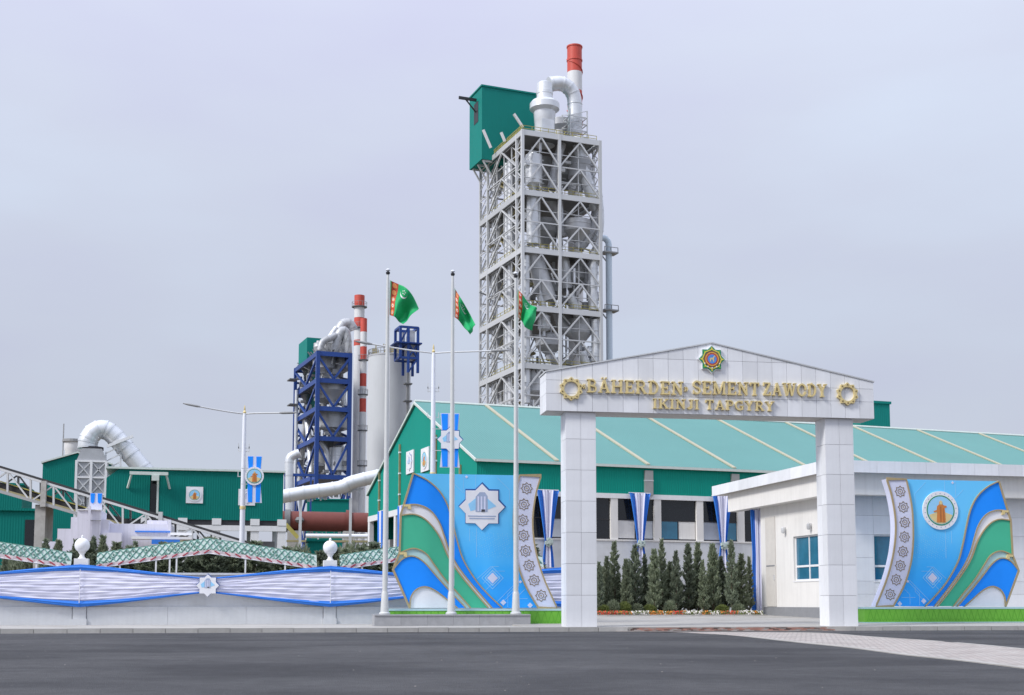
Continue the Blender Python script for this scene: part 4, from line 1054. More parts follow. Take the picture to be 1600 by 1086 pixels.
# ================================================================== GATEHOUSE
HF = Frame(1297, 53.0, 13.0, 0.27)
gh = thing_at('gatehouse', HF, 'single-storey white gatehouse with deep flat eaves behind the right gate pillar', 'building')
RY, RXX = 12.7, 17.0
zf1, zf0, zfr = 6.62, 6.14, 5.22
MB().box(.06, RXX, .06, RY - .06, zf0 + .01, zf1 - .02).build('roof_slab', 'joint_grey', gh)
MB().box(.05, RXX, .05, RY - .05, zf0, zf0 + .009).build('eaves_soffit', 'soffit', gh)
k = 0
while k * 1.15 < RXX - .1:
    piece('fascia_panel', k * 1.15 + .004, (k + 1) * 1.15 - .004, 0, .045, zf0 - .02, zf1, 'white_tile', gh); k += 1
for k in range(11):
    y0 = .05 + k * (RY - .05) / 11
    piece('fascia_panel', 0, .045, y0 + .002, y0 + (RY - .05) / 11 - .002, zf0 - .02, zf1, 'white_tile', gh)
FI = .30
fy1 = HF.S(1137, 790, FI)[0]
MB().box(FI, RXX, FI + .05, FI + .6, zfr, zf0 - .002).build('frieze', 'white_plaster', gh)
MB().box(FI + .003, FI + .55, FI + .61, fy1, zfr, zf0 - .003).build('frieze', 'white_plaster', gh)
XW, YW = .85, 1.2
yfar = HF.S(1195, 950, XW)[0]
wl_ = MB()
wz0, wz1 = HF.S(1262, 907, XW)[1], HF.S(1262, 836, XW)[1]
wy1, wy0 = HF.S(1240, 870, XW)[0], HF.S(1281, 870, XW)[0] - .15
wl_.box(XW, XW + .3, YW, wy0, 0, zfr + .3); wl_.box(XW, XW + .3, wy1, yfar, 0, zfr + .3)
wl_.box(XW + .001, XW + .3, wy0, wy1, 0, wz0); wl_.box(XW + .001, XW + .3, wy0, wy1, wz1, zfr + .3)
wl_.box(XW, RXX, yfar, yfar + .3, 0, zfr + .3)
wl_.box(XW + .31, RXX, YW + .2, YW + .5, 0, zfr + .3)
wl_.build('wall', 'white_plaster', gh)
zp = HF.S(1230, 948.5, XW)[1]
MB().box(XW - .05, XW - .002, YW, yfar + .02, -.1, zp).build('plinth', 'plinth_grey', gh)
MB().box(FI + .2, RXX, YW - .02, YW + .19, -.1, zp).build('plinth', 'plinth_grey', gh)
def casement(parent, w, h, loc, rz, nm='window'):
    """white framed window with mullion, transom and blue glass; built in x,z then placed"""
    f = MB(); t_ = .07
    f.box(-w / 2, w / 2, -.04, .04, 0, t_).box(-w / 2, w / 2, -.04, .04, h - t_, h).box(-w / 2, -w / 2 + t_, -.04, .04, t_, h - t_).box(w / 2 - t_, w / 2, -.04, .04, t_, h - t_)
    f.box(-w / 2 + t_, w / 2 - t_, -.038, .038, h * .30, h * .30 + .09)
    f.box(-.035, .035, -.037, .037, h * .30 + .09, h - t_).box(-.04, .04, -.036, .036, t_, h * .30)
    o = f.build(nm, 'white_paint', parent, loc=loc, rz=rz)
    for xa, xb, za, zb_ in ((-w / 2 + t_, -.035, h * .30 + .09, h - t_), (.035, w / 2 - t_, h * .30 + .09, h - t_), (-w / 2 + t_, -.04, t_, h * .30), (.04, w / 2 - t_, t_, h * .30)):
        MB().box(xa + .002, xb - .002, -.006, .006, za + .002, zb_ - .002).build('pane', 'glass_blue', o)
    MB().box(-w / 2 - .05, w / 2 + .05, -.16, .03, -.05, -.002).build('sill', 'white_paint', o)
    return o
casement(gh, wy1 - wy0, wz1 - wz0, (XW + .14, (wy0 + wy1) / 2, wz0), -math.pi / 2)
# front wall clad in square panels, with a window
fx0 = HF.P(1366, 870, YW)[0]; fz0, fz1 = HF.P(1366, 908, YW)[1], HF.P(1366, 835, YW)[1]
ww = 2.6
gx = [XW, fx0] + [fx0 + ww + i * 1.2 for i in range(9)]
gz = [zp, zp + .45, fz0, (fz0 + fz1) / 2, fz1, zfr + .02]
xs_ = [XW, XW + (fx0 - XW) * .5, fx0, fx0 + ww / 2, fx0 + ww] + [fx0 + ww + 1.2 * (i + 1) for i in range(8)]
zs_ = [zp, (zp + fz0) / 2, fz0, (fz0 + fz1) / 2, fz1, (fz1 + zfr) / 2, zfr + .25]
for xa, xb in zip(xs_[:-1], xs_[1:]):
    for za, zb_ in zip(zs_[:-1], zs_[1:]):
        if fx0 - .01 <= xa < fx0 + ww - .01 and fz0 - .01 <= za < fz1 - .01: continue
        piece('cladding_panel', xa + .004, xb - .004, YW, YW + .195, za + .004, zb_ - .004, 'white_tile', gh)
casement(gh, ww, fz1 - fz0, (fx0 + ww / 2, YW + .14, fz0), 0)
# door and wall lanterns on the driveway side
dy1, dy0 = HF.S(1198, 900, XW)[0], HF.S(1213, 900, XW)[0]
dr = MB().box(XW - .035, XW - .004, dy0, dy1, zp + .02, zfr - .5).build('door', 'soffit', gh)
MB().box(XW - .045, XW - .036, dy0 + .08, dy1 - .08, zp + 1.9, zp + 1.96).build('door_rail', 'plinth_grey', dr)
MB().box(XW - .08, XW - .036, dy0 + .1, dy0 + .14, zp + 1.25, zp + 1.5).build('door_handle', 'steel', dr)
for px_, py_ in ((1228, 828), (1268, 822)):
    y_, z_ = HF.S(px_, py_, XW)
    l0 = MB().lathe([(.05, -.16), (.09, -.1), (.09, .08), (.03, .14)], (XW - .14, y_, z_), 10).build('wall_lantern', 'steel', gh, True)
    MB().bar((XW, y_, z_ + .1), (XW - .14, y_, z_ + .1), .03).build('lantern_arm', 'steel', l0)

# ================================================================== HANGING DRAPES
def drape(name, label, loc, rz, ztop, ztie, zbot, wt, wm, wb, group, flower=False, depth=.10):
    """gathered hanging: white centre, blue edges, tied at ztie"""
    t = thing(name, label, 'drape', loc, rz, group)
    H_ = ztop - zbot; vt = (ztop - ztie) / H_
    def width(v):
        if v < vt: k = v / vt; return wt + (wm - wt) * k ** .8
        k = (v - vt) / max(1 - vt, 1e-3); return wm + (wb - wm) * (k ** .7)
    def fn(u0, u1):
        def p(u, v):
            uu = u0 + (u1 - u0) * u
            w = width(v); y = -depth * .5 * math.sin(uu * 2 * math.pi * 3.0 + .6) * (1.0 if v < vt else .9) - depth * .3 * math.sin(uu * 2 * math.pi * 7) * (1 - .5 * v)
            return ((uu - .5) * w, y, ztop - v * H_)
        return p
    MB().grid(fn(.27, .73), 26, 24).build('white_fold', 'cloth_white', t, True)
    MB().grid(fn(0.0, .272), 16, 24).build('blue_fold', 'cloth_blue', t, True)
    MB().grid(fn(.728, 1.0), 16, 24).build('blue_fold', 'cloth_blue', t, True)
    MB().box(-wt / 2, wt / 2, .03, .08, ztop - .02, ztop + .05).build('hanging_rail', 'print_white', t)
    if flower:
        kn = MB()
        for i in range(46):
            a, b2 = rnd.uniform(0, 6.28), rnd.uniform(0, 3.1)
            c = Vector((.28 * math.cos(a) * math.sin(b2), -.2 + .1 * math.cos(b2), ztie + .28 * math.sin(a) * math.sin(b2)))
            kn.box(c.x - .07, c.x + .07, c.y - .05, c.y + .05, c.z - .07, c.z + .07)
        kn.build('flower_knot', 'lattice_pale', t)
    return t
dyy, _ = HF.S(1186, 880, 1.0)
zt_ = HF.S(1186, 800, 1.0)[1]
drape('porch_drape', 'tall white drape with bright blue edges hanging from the gatehouse eaves', HF.W(1.0, dyy, 0), HF.yaw - R(25), zfr - .02, 2.9, .05, .75, .62, .80, 'white and blue drapes')

# ================================================================== STREET LAMPS
def street_lamp(px_, Y, py_top, arms, label, py_collar=None):
    p = at(px_, 942, Y); base = Vector((p.x, p.y, 0))
    zt = at(px_, py_top, Y).z; s = Y / FPX
    t = thing('street_lamp', label, 'street lamp', base, 0, 'twin-arm street lamps behind the wall')
    MB().lathe([(.24, 0), (.24, .04), (.16, .08), (.15, 1.2), (.13, 1.3)], n=14).build('base', 'pole_white', t, True)
    MB().lathe([(.13, 1.25), (.115, zt * .55), (.085, zt - .15), (.06, zt)], n=14).build('shaft', 'pole_white', t, True)
    MB().lathe([(.09, zt * .55 - .12), (.135, zt * .55 - .08), (.135, zt * .55 + .04), (.09, zt * .55 + .08)], n=12).build('collar', 'gold', t, True)
    MB().lathe([(.06, zt), (.075, zt + .06), (.03, zt + .14), (.045, zt + .2), (.01, zt + .38)], n=10).build('finial', 'gold', t, True)
    for dxp, dyp in arms:
        sg = 1 if dxp > 0 else -1
        tip = Vector((dxp * s, -.1 * abs(dxp) * s, zt - dyp * s - .0))
        pts = smooth_curve([(0, 0, zt - .02), (tip.x * .3, tip.y * .3, zt + (tip.z - zt) * .18), (tip.x * .7, tip.y * .7, zt + (tip.z - zt) * .62), tuple(tip)], 5)
        a = MB().tube(pts, [.034] * len(pts), 8).build('arm', 'steel', t, True)
        hd = MB()
        d = (Vector(pts[-1]) - Vector(pts[-4])).normalized()
        q0 = tip - d * .05; q1 = tip + d * .75
        hd.tube([q0, q0 + d * .15, q1 - d * .2, q1], [.036, .06, .055, .02], 10)
        hd.build('lamp_head', 'steel_mid', a, True)
    for zz in (zt - 1.6, zt - 1.75, zt - 2.9):
        for sg in (-1, 1):
            b0 = MB().bar((0, 0, zz), (sg * .24, 0, zz), .025); b0.bar((sg * .24, 0, zz - .02), (sg * .24, 0, zz + .22), .03)
            b0.build('flag_bracket', 'steel', t)
    return t, base, zt
l1, b1, z1 = street_lamp(376, 58.0, 646, [(-70, -10), (58, 0)], 'white twin-arm street lamp with round-badge ribbon banner, before the green conveyor house')
l2, b2_, z2 = street_lamp(675, 56.0, 551, [(-98, -12), (93, -1)], 'white twin-arm street lamp with star ribbon banner, before the hall gable')
def ribbon_banner(lamp_base, px_, Y, ytop, ybot, hw, badge, label, r, cy):
    p = at(px_, cy, Y); base = Vector((p.x, Y, p.z)); s = Y / FPX
    t = thing('ribbon_banner', label, 'banner', base, R(8), 'ribbon banners on the street lamps')
    zt_, zb_ = (cy - ytop) * s, (cy - ybot) * s
    W_ = hw * s
    MB().prism([(-W_, zt_), (W_, zt_), (W_ * .82, r * .4), (W_ * .82, -r * .4), (W_ * 1.05, zb_), (-W_ * 1.05, zb_), (-W_ * .82, -r * .4), (-W_ * .82, r * .4)], 0, .03).build('backing', 'print_lilac', t)
    for sg in (-1, 1):
        for za, zc in ((zt_ - .03, r * .5), (-r * .5, zb_ + .03)):
            MB().prism([(sg * W_ * .22, za), (sg * W_ * .92, za), (sg * W_ * .78, zc), (sg * W_ * .24, zc)], -.012, .0).build('blue_stripe', 'print_blue', t)
    if badge == 'star': tower_star(t, 0, 0, -.015, r)
    else: round_badge(t, 0, 0, -.015, r)
    dx = lamp_base.x - base.x
    for zz in (r * .85, -r * .85):
        MB().bar((dx, 0.1, zz), (W_ * .9, 0.05, zz), .03).build('bracket', 'steel', t)
    return t
ribbon_banner(b1, 397.5, 57.6, 712, 786, 11.5, 'round', 'blue ribbon banner with round statue badge on the left street lamp', .42, 744)
ribbon_banner(b2_, 703, 55.6, 645, 731, 15, 'star', 'blue ribbon banner with white star badge on the right street lamp', .56, 687)
# ================================================================== THE LONG GREEN HALL
LF = Frame(745, 95.0, 20.5, 0.0)
HW, HL_, HE, HRZ = 33.0, 96.0, 11.62, 18.3
HS = 9.40                                         # lower edge of the green siding
hall = thing_at('storage_hall', LF, 'long industrial hall with green siding and pale teal roof behind the gate', 'building')
MB().box(.05, HL_, .0, .35, HS, HE).build('siding', 'hall_green', hall)
MB().add([(0, 0.0, HS), (0, HW, HS), (0, HW, HE), (0, HW / 2, HRZ), (0, 0, HE), (.35, .36, HS), (.35, HW, HS), (.35, HW, HE), (.35, HW / 2, HRZ - .1), (.35, .36, HE)],
         [(0, 4, 3, 2, 1), (5, 6, 7, 8, 9), (0, 1, 6, 5), (1, 2, 7, 6), (0, 5, 9, 4), (2, 3, 8, 7), (3, 4, 9, 8)]).build('gable_siding', MATS['hall_green'], hall)
MB().box(.3, HL_, HW - .3, HW, 0, HE).build('siding', 'hall_green', hall)
k_ = (HRZ - HE) / (HW / 2)
def roof_pt(x, t, off=0.0): return (x, t, HE + k_ * t + off)
rf = MB()
ov = .18
for sgn in (0, 1):
    ya, yb = (-ov, HW / 2) if sgn == 0 else (HW + ov, HW / 2)
    zA, zB = HE - k_ * ov, HRZ
    rf.add([(-ov * .6, ya, zA + .12), (HL_ + ov, ya, zA + .12), (HL_ + ov, yb, zB + .12), (-ov * .6, yb, zB + .12), (-ov * .6, ya, zA - .1), (HL_ + ov, ya, zA - .1), (HL_ + ov, yb, zB - .1), (-ov * .6, yb, zB - .1)],
           [(0, 1, 2, 3), (7, 6, 5, 4), (0, 4, 5, 1), (1, 5, 6, 2), (2, 6, 7, 3), (3, 7, 4, 0)] if sgn == 0 else [(3, 2, 1, 0), (4, 5, 6, 7), (1, 5, 4, 0), (2, 6, 5, 1), (3, 7, 6, 2), (0, 4, 7, 3)])
roof = rf.build('roof', 'roof_teal', hall)
MB().tube([(-ov * .6, HW / 2, HRZ + .14), (HL_, HW / 2, HRZ + .14)], .16, 6).build('ridge_cap', 'trim_pale', roof)
MB().box(-ov * .6, HL_, -ov - .12, -ov - .002, HE - k_ * ov - .10, HE - k_ * ov + .10).build('gutter', 'trim_pale', roof)
MB().bar((-ov * .6 - .06, -ov, HE - k_ * ov), (-ov * .6 - .06, HW / 2, HRZ), .1, .2).build('verge_trim', 'trim_pale', roof)
MB().bar((-ov * .6 - .06, HW + ov, HE - k_ * ov), (-ov * .6 - .06, HW / 2, HRZ), .1, .2).build('verge_trim', 'trim_pale', roof)
x = LF.P(870, 716)[0]; dx_ = LF.P(1145, 733)[0] - LF.P(1010, 722.5)[0]
i = 0
while x + i * dx_ < HL_:
    xs = x + i * dx_
    MB().add([roof_pt(xs - .16, -ov + .1, .135), roof_pt(xs + .16, -ov + .1, .135), roof_pt(xs + .16, HW / 2 - .2, .135), roof_pt(xs - .16, HW / 2 - .2, .135),
              roof_pt(xs - .16, -ov + .1, .24), roof_pt(xs + .16, -ov + .1, .24), roof_pt(xs + .16, HW / 2 - .2, .24), roof_pt(xs - .16, HW / 2 - .2, .24)],
             [(4, 5, 6, 7), (0, 4, 7, 3), (1, 2, 6, 5), (0, 1, 5, 4), (3, 7, 6, 2)]).build('roof_strip', 'roof_strip', roof)
    i += 1
for xs in (x + dx_, x + 2 * dx_, x + 3 * dx_):
    dp = MB().box(xs - .35, xs + .35, -.22, -.004, HS - .1, HE - .35).build('downpipe_box', 'downpipe', hall)
    MB().box(xs - .37, xs + .37, -.24, -.0, (HS + HE) / 2 - .08, (HS + HE) / 2 + .02).build('clip', 'steel', dp)
ZS, ZH = 5.72, 9.02
PS = 3.745
MB().box(0.02, HL_, -.04, .3, 0, ZS).build('base_wall', 'wall_white', hall)
MB().box(0.02, HL_, -.10, .28, ZS, ZS + .12).build('sill_band', 'white_plaster', hall)
MB().box(0.02, HL_, -.06, .3, ZH, HS - .002).build('lintel', 'white_paint', hall)
MB().box(.5, HL_, 6.0, 6.2, 0, HE).build('inner_partition', 'joint_grey', hall)
nwin = 13
for i in range(nwin + 1):
    xc = i * PS
    piece('pier', xc - .30 + .32 * (i == 0), xc + .30 + .32 * (i == 0), -.02, .34, ZS + .12, ZH, 'white_plaster', hall)
    if i == nwin: break
    xa, xb = xc + .31, xc + PS - .31
    if i == 0: xa += .32
    zm = ZS + .12 + (ZH - ZS) * .47
    wn_ = MB().box(xa, xb, .16, .24, zm - .05, zm + .04).box(xa, xb, .16, .24, ZS + .13, ZS + .22).box((xa + xb) / 2 - .04, (xa + xb) / 2 + .04, .161, .239, ZS + .22, zm - .05).build('window_frame', 'black_metal', hall)
    piece('pane', xa, xb, .19, .21, zm + .045, ZH - .005, 'dark_interior', wn_)  # opaque near-black pane: the dark of the hall inside is in its colour
    for q in range(2):
        ya, yb = xa + (xb - xa) * q / 2 + .03, xa + (xb - xa) * (q + 1) / 2 - .05
        piece('pane', ya, yb, .19, .21, ZS + .23, zm - .055, ['glass_pale', 'glass_pale', 'glass_blue', 'dark_interior', 'white_plaster'][(i * 3 + q * 2) % 5], wn_)  # opaque pale and dark colours stand in for the view through the hall
MB().box(nwin * PS + .4, HL_, .1, .3, ZS + .12, ZH).build('plain_wall', 'white_plaster', hall)
# open bays under the gable
MB().box(-.06, .3, .5, HW, HS - .55, HS - .003).build('gable_lintel', 'white_paint', hall)
for yc in (.45, 6.5, 12.5, 18.5, 23.0, 27.5, 32.6):
    piece('gable_column', -.05, .38, yc - .32, yc + .32, 0, HS - .55, 'white_paint', hall)
MB().box(2.6, 2.9, .6, HW, 0, HS - .2).build('dark_backing_wall', 'dark_interior', hall)  # near-black wall paints the interior shade behind the open bays
for yc in (20.5, 25.4, 30.2):
    MB().box(1.2, 2.5, yc - 1.0, yc + 1.0, 4.0, 7.0).build('stored_machine', 'silver_dull', hall)
# thin pale conduits on the gable
for px_, yt in ((593, 716), (625, 672), (681, 655), (719, 700)):
    y_, z_ = LF.S(px_, yt, -.1)
    c0 = MB().bar((-.1, y_, HS + .1), (-.1, y_, z_ - 1.3), .16).build('conduit', 'deck_sand', hall)
    zz = HS + 1.2
    while zz < z_ - 1.6:
        MB().box(-.2, -.002, y_ - .14, y_ + .14, zz, zz + .14).build('conduit_clip', 'print_white', c0); zz += 1.9
for px_, py_, bdg, lab in ((640, 722, 'star', 'white placard with pale star print on the hall gable, left of a statue placard'), (663.5, 718, 'round', 'white placard with statue print on the hall gable, beside the lamp post')):
    y_, z_ = LF.S(px_, py_, -.12)
    t = thing('wall_placard', lab, 'placard', LF.W(-.12, y_, z_), LF.yaw - math.pi / 2, 'placards on the hall gable')
    MB().box(-1.15, 1.15, -.0, .1, -1.0, 1.0).build('board', 'print_white', t)
    (tower_star if bdg == 'star' else round_badge)(t, 0, 0, -.004, .8)
for i, px_ in enumerate((856, 1000, 1129)):
    xx = LF.P(px_, 800, -.4)[0]
    drape('hall_drape', 'white and blue gathered drape on the hall wall, ' + ('just left of the left gate pillar', 'just right of the left gate pillar', 'beside the gatehouse eaves')[i], LF.W(xx, -.4, 0), LF.yaw, HS + .05, 5.5, 3.6, 1.85, .55, 1.0, 'white and blue drapes', True, .16)
for i, px_ in enumerate((594.5, 626)):
    y_, _ = LF.S(px_, 820, -.5)
    drape('gable_drape', 'narrow white and blue drape on the hall gable, ' + ('left of the leftmost flagpole' if i == 0 else 'right of the leftmost flagpole'), LF.W(-.5, y_, 0), LF.yaw - math.pi / 2, HS + .1, 6.8, 5.2, 1.9, 1.7, 1.9, 'white and blue drapes')

p = at(1352, 942, 150)
gb = thing('green_plant_block', 'dark green clad block showing above the hall roof right of the gate beam', 'building', (p.x, p.y, 0), R(18))
zt = at(1380, 629, 150).z
MB().box(0, 4.1, 0, 8, 0, zt).build('wall', 'tower_green', gb)
MB().box(-.15, 4.25, -.15, 8.1, zt, zt + .3).build('roof', 'tower_green', gb)

# ================================================================== STEEL TOWERS
def steel_tower(fr, name, label, xs, ys, zs, steel, style, wcol, wbr, girder, deck, rail):
    t = thing_at(name, fr, label, 'tower')
    A, B = xs[-1], ys[-1]; zt = zs[0]
    for x in xs: member('column', (x, 0, 0), (x, 0, zt), wcol, steel, t)
    for y in ys[1:]: member('column', (0, y, 0), (0, y, zt), wcol * .85, steel, t)
    back = MB()
    for x in xs[1:]: back.bar((x, B, 0), (x, B, zt), wcol * .8)
    for y in ys[1:-1]: back.bar((A, y, 0), (A, y, zt), wcol * .8)
    for zi, (z1, z0) in enumerate(zip(zs[:-1], zs[1:])):
        g = girder
        member('girder', (0, -.06, z1 - g / 2), (A, -.06, z1 - g / 2), wcol * .5, steel, t, g)
        member('girder', (-.06, 0, z1 - g / 2), (-.06, B, z1 - g / 2), wcol * .5, steel, t, g)
        back.bar((A, 0, z1 - g / 2), (A, B, z1 - g / 2), wcol * .5, g); back.bar((0, B, z1 - g / 2), (A, B, z1 - g / 2), wcol * .5, g)
        MB().box(.4, A - .4, .4, B - .4, z1 - .35, z1 - .15).build('floor_deck', deck, t)
        zm = (z1 - g + z0) / 2
        def face(p, spans, fine):
            for (ua, ub) in spans:
                um = (ua + ub) / 2
                if style == 'A':
                    member('strut', p(ua, zm), p(ub, zm), wbr * .8, steel, t)
                    segs = [((um, z1 - g), (ua, zm)), ((um, z1 - g), (ub, zm)), ((um, zm), (ua, z0)), ((um, zm), (ub, z0))]
                else:
                    segs = [((ua, z1 - g), (um, z0)), ((ub, z1 - g), (um, z0))]
                for q, r_ in segs: member('brace', p(*q), p(*r_), wbr, steel, t)
        face(lambda u, z: (u, -.02, z), list(zip(xs[:-1], xs[1:])), False)
        main = [(a, b2) for a, b2 in zip(ys[:-1], ys[1:]) if b2 - a > 6] or list(zip(ys[:-1], ys[1:]))
        face(lambda u, z: (-.02, u, z), main, False)
        for a, b2 in zip(ys[:-1], ys[1:]):
            if b2 - a <= 6 and len(ys) > 2:
                n_ = 5
                for q in range(n_):
                    za, zc = z0 + (z1 - g - z0) * q / n_, z0 + (z1 - g - z0) * (q + 1) / n_
                    back.bar((0, a, za), (0, b2, zc) if q % 2 else (0, b2, za), wbr * .55); back.bar((0, b2, za), (0, a, zc), wbr * .5)
        for (ua, ub) in zip(xs[:-1], xs[1:]):
            um = (ua + ub) / 2
            back.bar((um, B, z1 - g), (ua, B, z0), wbr); back.bar((um, B, z1 - g), (ub, B, z0), wbr)
            back.bar((ua, B, zm), (ub, B, zm), wbr)
        back.bar((A, 0, z1 - g), (A, B / 2, zm), wbr); back.bar((A, B, z1 - g), (A, B / 2, zm), wbr); back.bar((A, B / 2, zm), (A, 0, z0), wbr); back.bar((A, B / 2, zm), (A, B, z0), wbr)
        if rail:
            rl = MB()
            for (pa, pb) in (((0.5, .5), (A - .5, .5)), ((.5, .5), (.5, B - .5))):
                for hh in (.5, 1.1): rl.bar((pa[0], pa[1], z1 + hh), (pb[0], pb[1], z1 + hh), .09)
                n_ = 9
                for q in range(n_ + 1):
                    xx, yy = pa[0] + (pb[0] - pa[0]) * q / n_, pa[1] + (pb[1] - pa[1]) * q / n_
                    rl.bar((xx, yy, z1 - .1), (xx, yy, z1 + 1.1), .09)
            rl.build('railing', rail, t)
    back.build('rear_bracing', steel, t, kind='stuff')
    return t
def cyclone(t, x, y, ztop, r, hc, hk, m, name='cyclone', n=20):
    return MB().lathe([(r * .45, ztop + .5), (r * .5, ztop), (r, ztop - .05), (r, ztop - hc * .33), (r * 1.03, ztop - hc * .33 - .05), (r * 1.03, ztop - hc * .33 - .25), (r, ztop - hc * .33 - .3), (r, ztop - hc), (r * .25, ztop - hc - hk), (r * .25, ztop - hc - hk - 1)][::-1], (x, y, 0), n).build(name, m, t, True)
def duct(t, pts, r, m, name='duct', n=14, bands=0, curve=True):
    P_ = smooth_curve(pts, 5) if curve and len(pts) > 2 else pts
    o = MB().tube(P_, r, n).build(name, m, t, True)
    L = len(P_)
    for i in range(bands):
        a = P_[int((i + .5) * (L - 1) / bands)]; b2 = P_[min(int((i + .5) * (L - 1) / bands) + 1, L - 1)]
        if a == b2: continue
        d = (Vector(b2) - Vector(a)).normalized()
        MB().tube([Vector(a) - d * .12, Vector(a) + d * .12], (r if not isinstance(r, list) else r[0]) * 1.06, n).build('flange', m, o, True)
    return o

TF = Frame(817, 250.0, 22.0, 0.0)
ZT = [96.0, 83.6, 71.8, 60.0, 48.3, 36.6, 25.0, 13.0, 0.0]
TA, TB = 17.3, 24.0
tower = steel_tower(TF, 'preheater_tower', 'tall grey steel lattice tower full of silver cyclones and ducts behind the hall', [0, TA * .47, TA], [0, 3.0, 19.5, TB], ZT, 'steel', 'A', .58, .30, 1.1, 'steel_dark', 'rail_yellow')
def tp(px_, py_, v): 
    x, z = TF.P(px_, py_, v); return (x, v, z)
# cyclones on the roof with the gooseneck duct
x, y, z = tp(851, 205, 6)
body = MB().lathe([(2.1, 95.6), (2.1, 100.5), (2.15, 100.6), (2.3, 102.8), (3.1, 103.4), (3.1, 104.6), (2.6, 105.2), (1.7, 105.4), (1.65, 106.6), (1.75, 106.7), (1.75, 107.3), (1.65, 107.4), (1.6, 109.0), (1.1, 109.3)], (x, y, 0), 28).build('top_cyclone', 'silver', tower, True)
MB().box(x - 1.5, x + 1.2, y - 2.22, y - 1.6, 96.2, 100.6).build('access_panel', 'silver', body)
x2, y2, _ = tp(876, 205, 13)
MB().lathe([(1.9, 95.6), (1.9, 102.0), (2.7, 103.0), (2.7, 104.4), (1.5, 105.0)], (x2, y2, 0), 22).build('top_cyclone', 'silver_dull', tower, True)
g0, g1, g2, g3, g4 = [tp(*q, 9) for q in ((858, 132), (878, 131), (893, 143), (898, 163), (898, 210))]
duct(tower, [g0, g1, g2, g3, g4], 1.55, 'silver', 'gooseneck_duct', 16, 6)
# cage round the down duct
cg = MB()
for q in range(6):
    z0_ = 96 + q * 1.5; xx, yy = g4[0], 9
    for (a, b2) in (((-2, -2), (2, -2)), ((2, -2), (2, 2)), ((-2, -2), (-2, 2))):
        cg.bar((xx + a[0], yy + a[1], z0_), (xx + b2[0], yy + b2[1], z0_), .16); cg.bar((xx + a[0], yy + a[1], z0_), (xx + b2[0], yy + b2[1], z0_ + 1.5), .13)
for a in ((-2, -2), (2, -2), (2, 2), (-2, 2)): cg.bar((g4[0] + a[0], 9 + a[1], 96), (g4[0] + a[0], 9 + a[1], 105), .22)
cg.build('duct_cage', 'steel', tower)
# green lift housing at the rear left
bx, bz = TF.P(753, 200, 16.5)
MB().box(bx, bx + 13.5, 16.5, 24.2, 95.0, 111.0).build('lift_housing', 'tower_green', tower)
MB().box(bx - .2, bx + 13.6, 16.3, 24.4, 111.0, 111.35).build('housing_roof', 'tower_green', tower)
mono = MB().bar((bx - 4.0, 20, 109.2), (bx + 1, 20, 109.2), .35, .6); mono.bar((bx - 2.4, 20, 109), (bx - .1, 20, 106.5), .25)
mono.box(bx - .06, bx - .02, 18.7, 21.3, 104, 108.6)
mono.build('hoist_beam', 'black_metal', tower)
cb = MB()
for q in range(3):
    zz = 95.3 - q * 1.6; cb.bar((bx + .4, 17 + q * 3, 94.9), (0, 17 + q * 3, 91.5), .3); cb.bar((bx + .4, 17 + q * 3, 94.8), (0, 17 + q * 3, 94.8), .4)
cb.build('bracket', 'steel', tower)
for q, (pa, pb) in enumerate((((755, 203), (767, 231)), ((783, 207), (789, 221)), ((803, 178), (817, 199)))):
    a, b2 = tp(*pa, 14 - q * 5), tp(*pb, 14 - q * 5)
    MB().bar(a, b2, .45).build('prop', 'white_paint', tower)
pr = MB()
for q in range(26):
    t_ = q / 25; pr.bar((.2, 1 + t_ * 21, 96), (.2, 1 + t_ * 21, 97.2), .09)
for hh in (96.6, 97.2): pr.bar((.2, .5, hh), (.2, 23, hh), .1)
pr.build('roof_railing', 'rail_yellow', tower)
# process equipment seen through the frame
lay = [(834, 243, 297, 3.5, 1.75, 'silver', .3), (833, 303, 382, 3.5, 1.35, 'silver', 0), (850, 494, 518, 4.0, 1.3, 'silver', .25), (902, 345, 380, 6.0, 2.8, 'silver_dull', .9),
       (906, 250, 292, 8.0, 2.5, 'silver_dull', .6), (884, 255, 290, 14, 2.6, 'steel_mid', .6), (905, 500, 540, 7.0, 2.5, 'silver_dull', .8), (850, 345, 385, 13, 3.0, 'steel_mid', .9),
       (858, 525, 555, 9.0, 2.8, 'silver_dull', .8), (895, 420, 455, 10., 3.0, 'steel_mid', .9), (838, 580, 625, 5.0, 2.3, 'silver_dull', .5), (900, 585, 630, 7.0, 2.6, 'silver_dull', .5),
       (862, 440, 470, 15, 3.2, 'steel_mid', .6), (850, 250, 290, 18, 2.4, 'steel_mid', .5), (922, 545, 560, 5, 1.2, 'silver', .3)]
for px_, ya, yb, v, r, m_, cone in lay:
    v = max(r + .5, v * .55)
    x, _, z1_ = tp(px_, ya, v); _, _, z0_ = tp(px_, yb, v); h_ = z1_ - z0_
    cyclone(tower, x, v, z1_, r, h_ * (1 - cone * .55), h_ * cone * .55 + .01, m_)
for px_, ya, yb, r in ((782, 335, 370, 1.9), (779, 425, 462, 2.0), (782, 508, 545, 1.9), (780, 266, 298, 1.7), (782, 590, 625, 2.0)):
    v, z1_ = TF.S(px_, ya, r + 1.6); _, z0_ = TF.S(px_, yb, r + 1.6); h_ = z1_ - z0_
    cyclone(tower, r + 1.6, v, z1_, r, h_ * .6, h_ * .4, 'silver_dull')
for px_, r in ((772, .55), (798, .7), (792, .5)):
    v, _ = TF.S(px_, 400, r + .9)
    duct(tower, [(r + .9, v, 2), (r + .9, v, 93)], r, 'silver', 'duct', 12, 0, False)
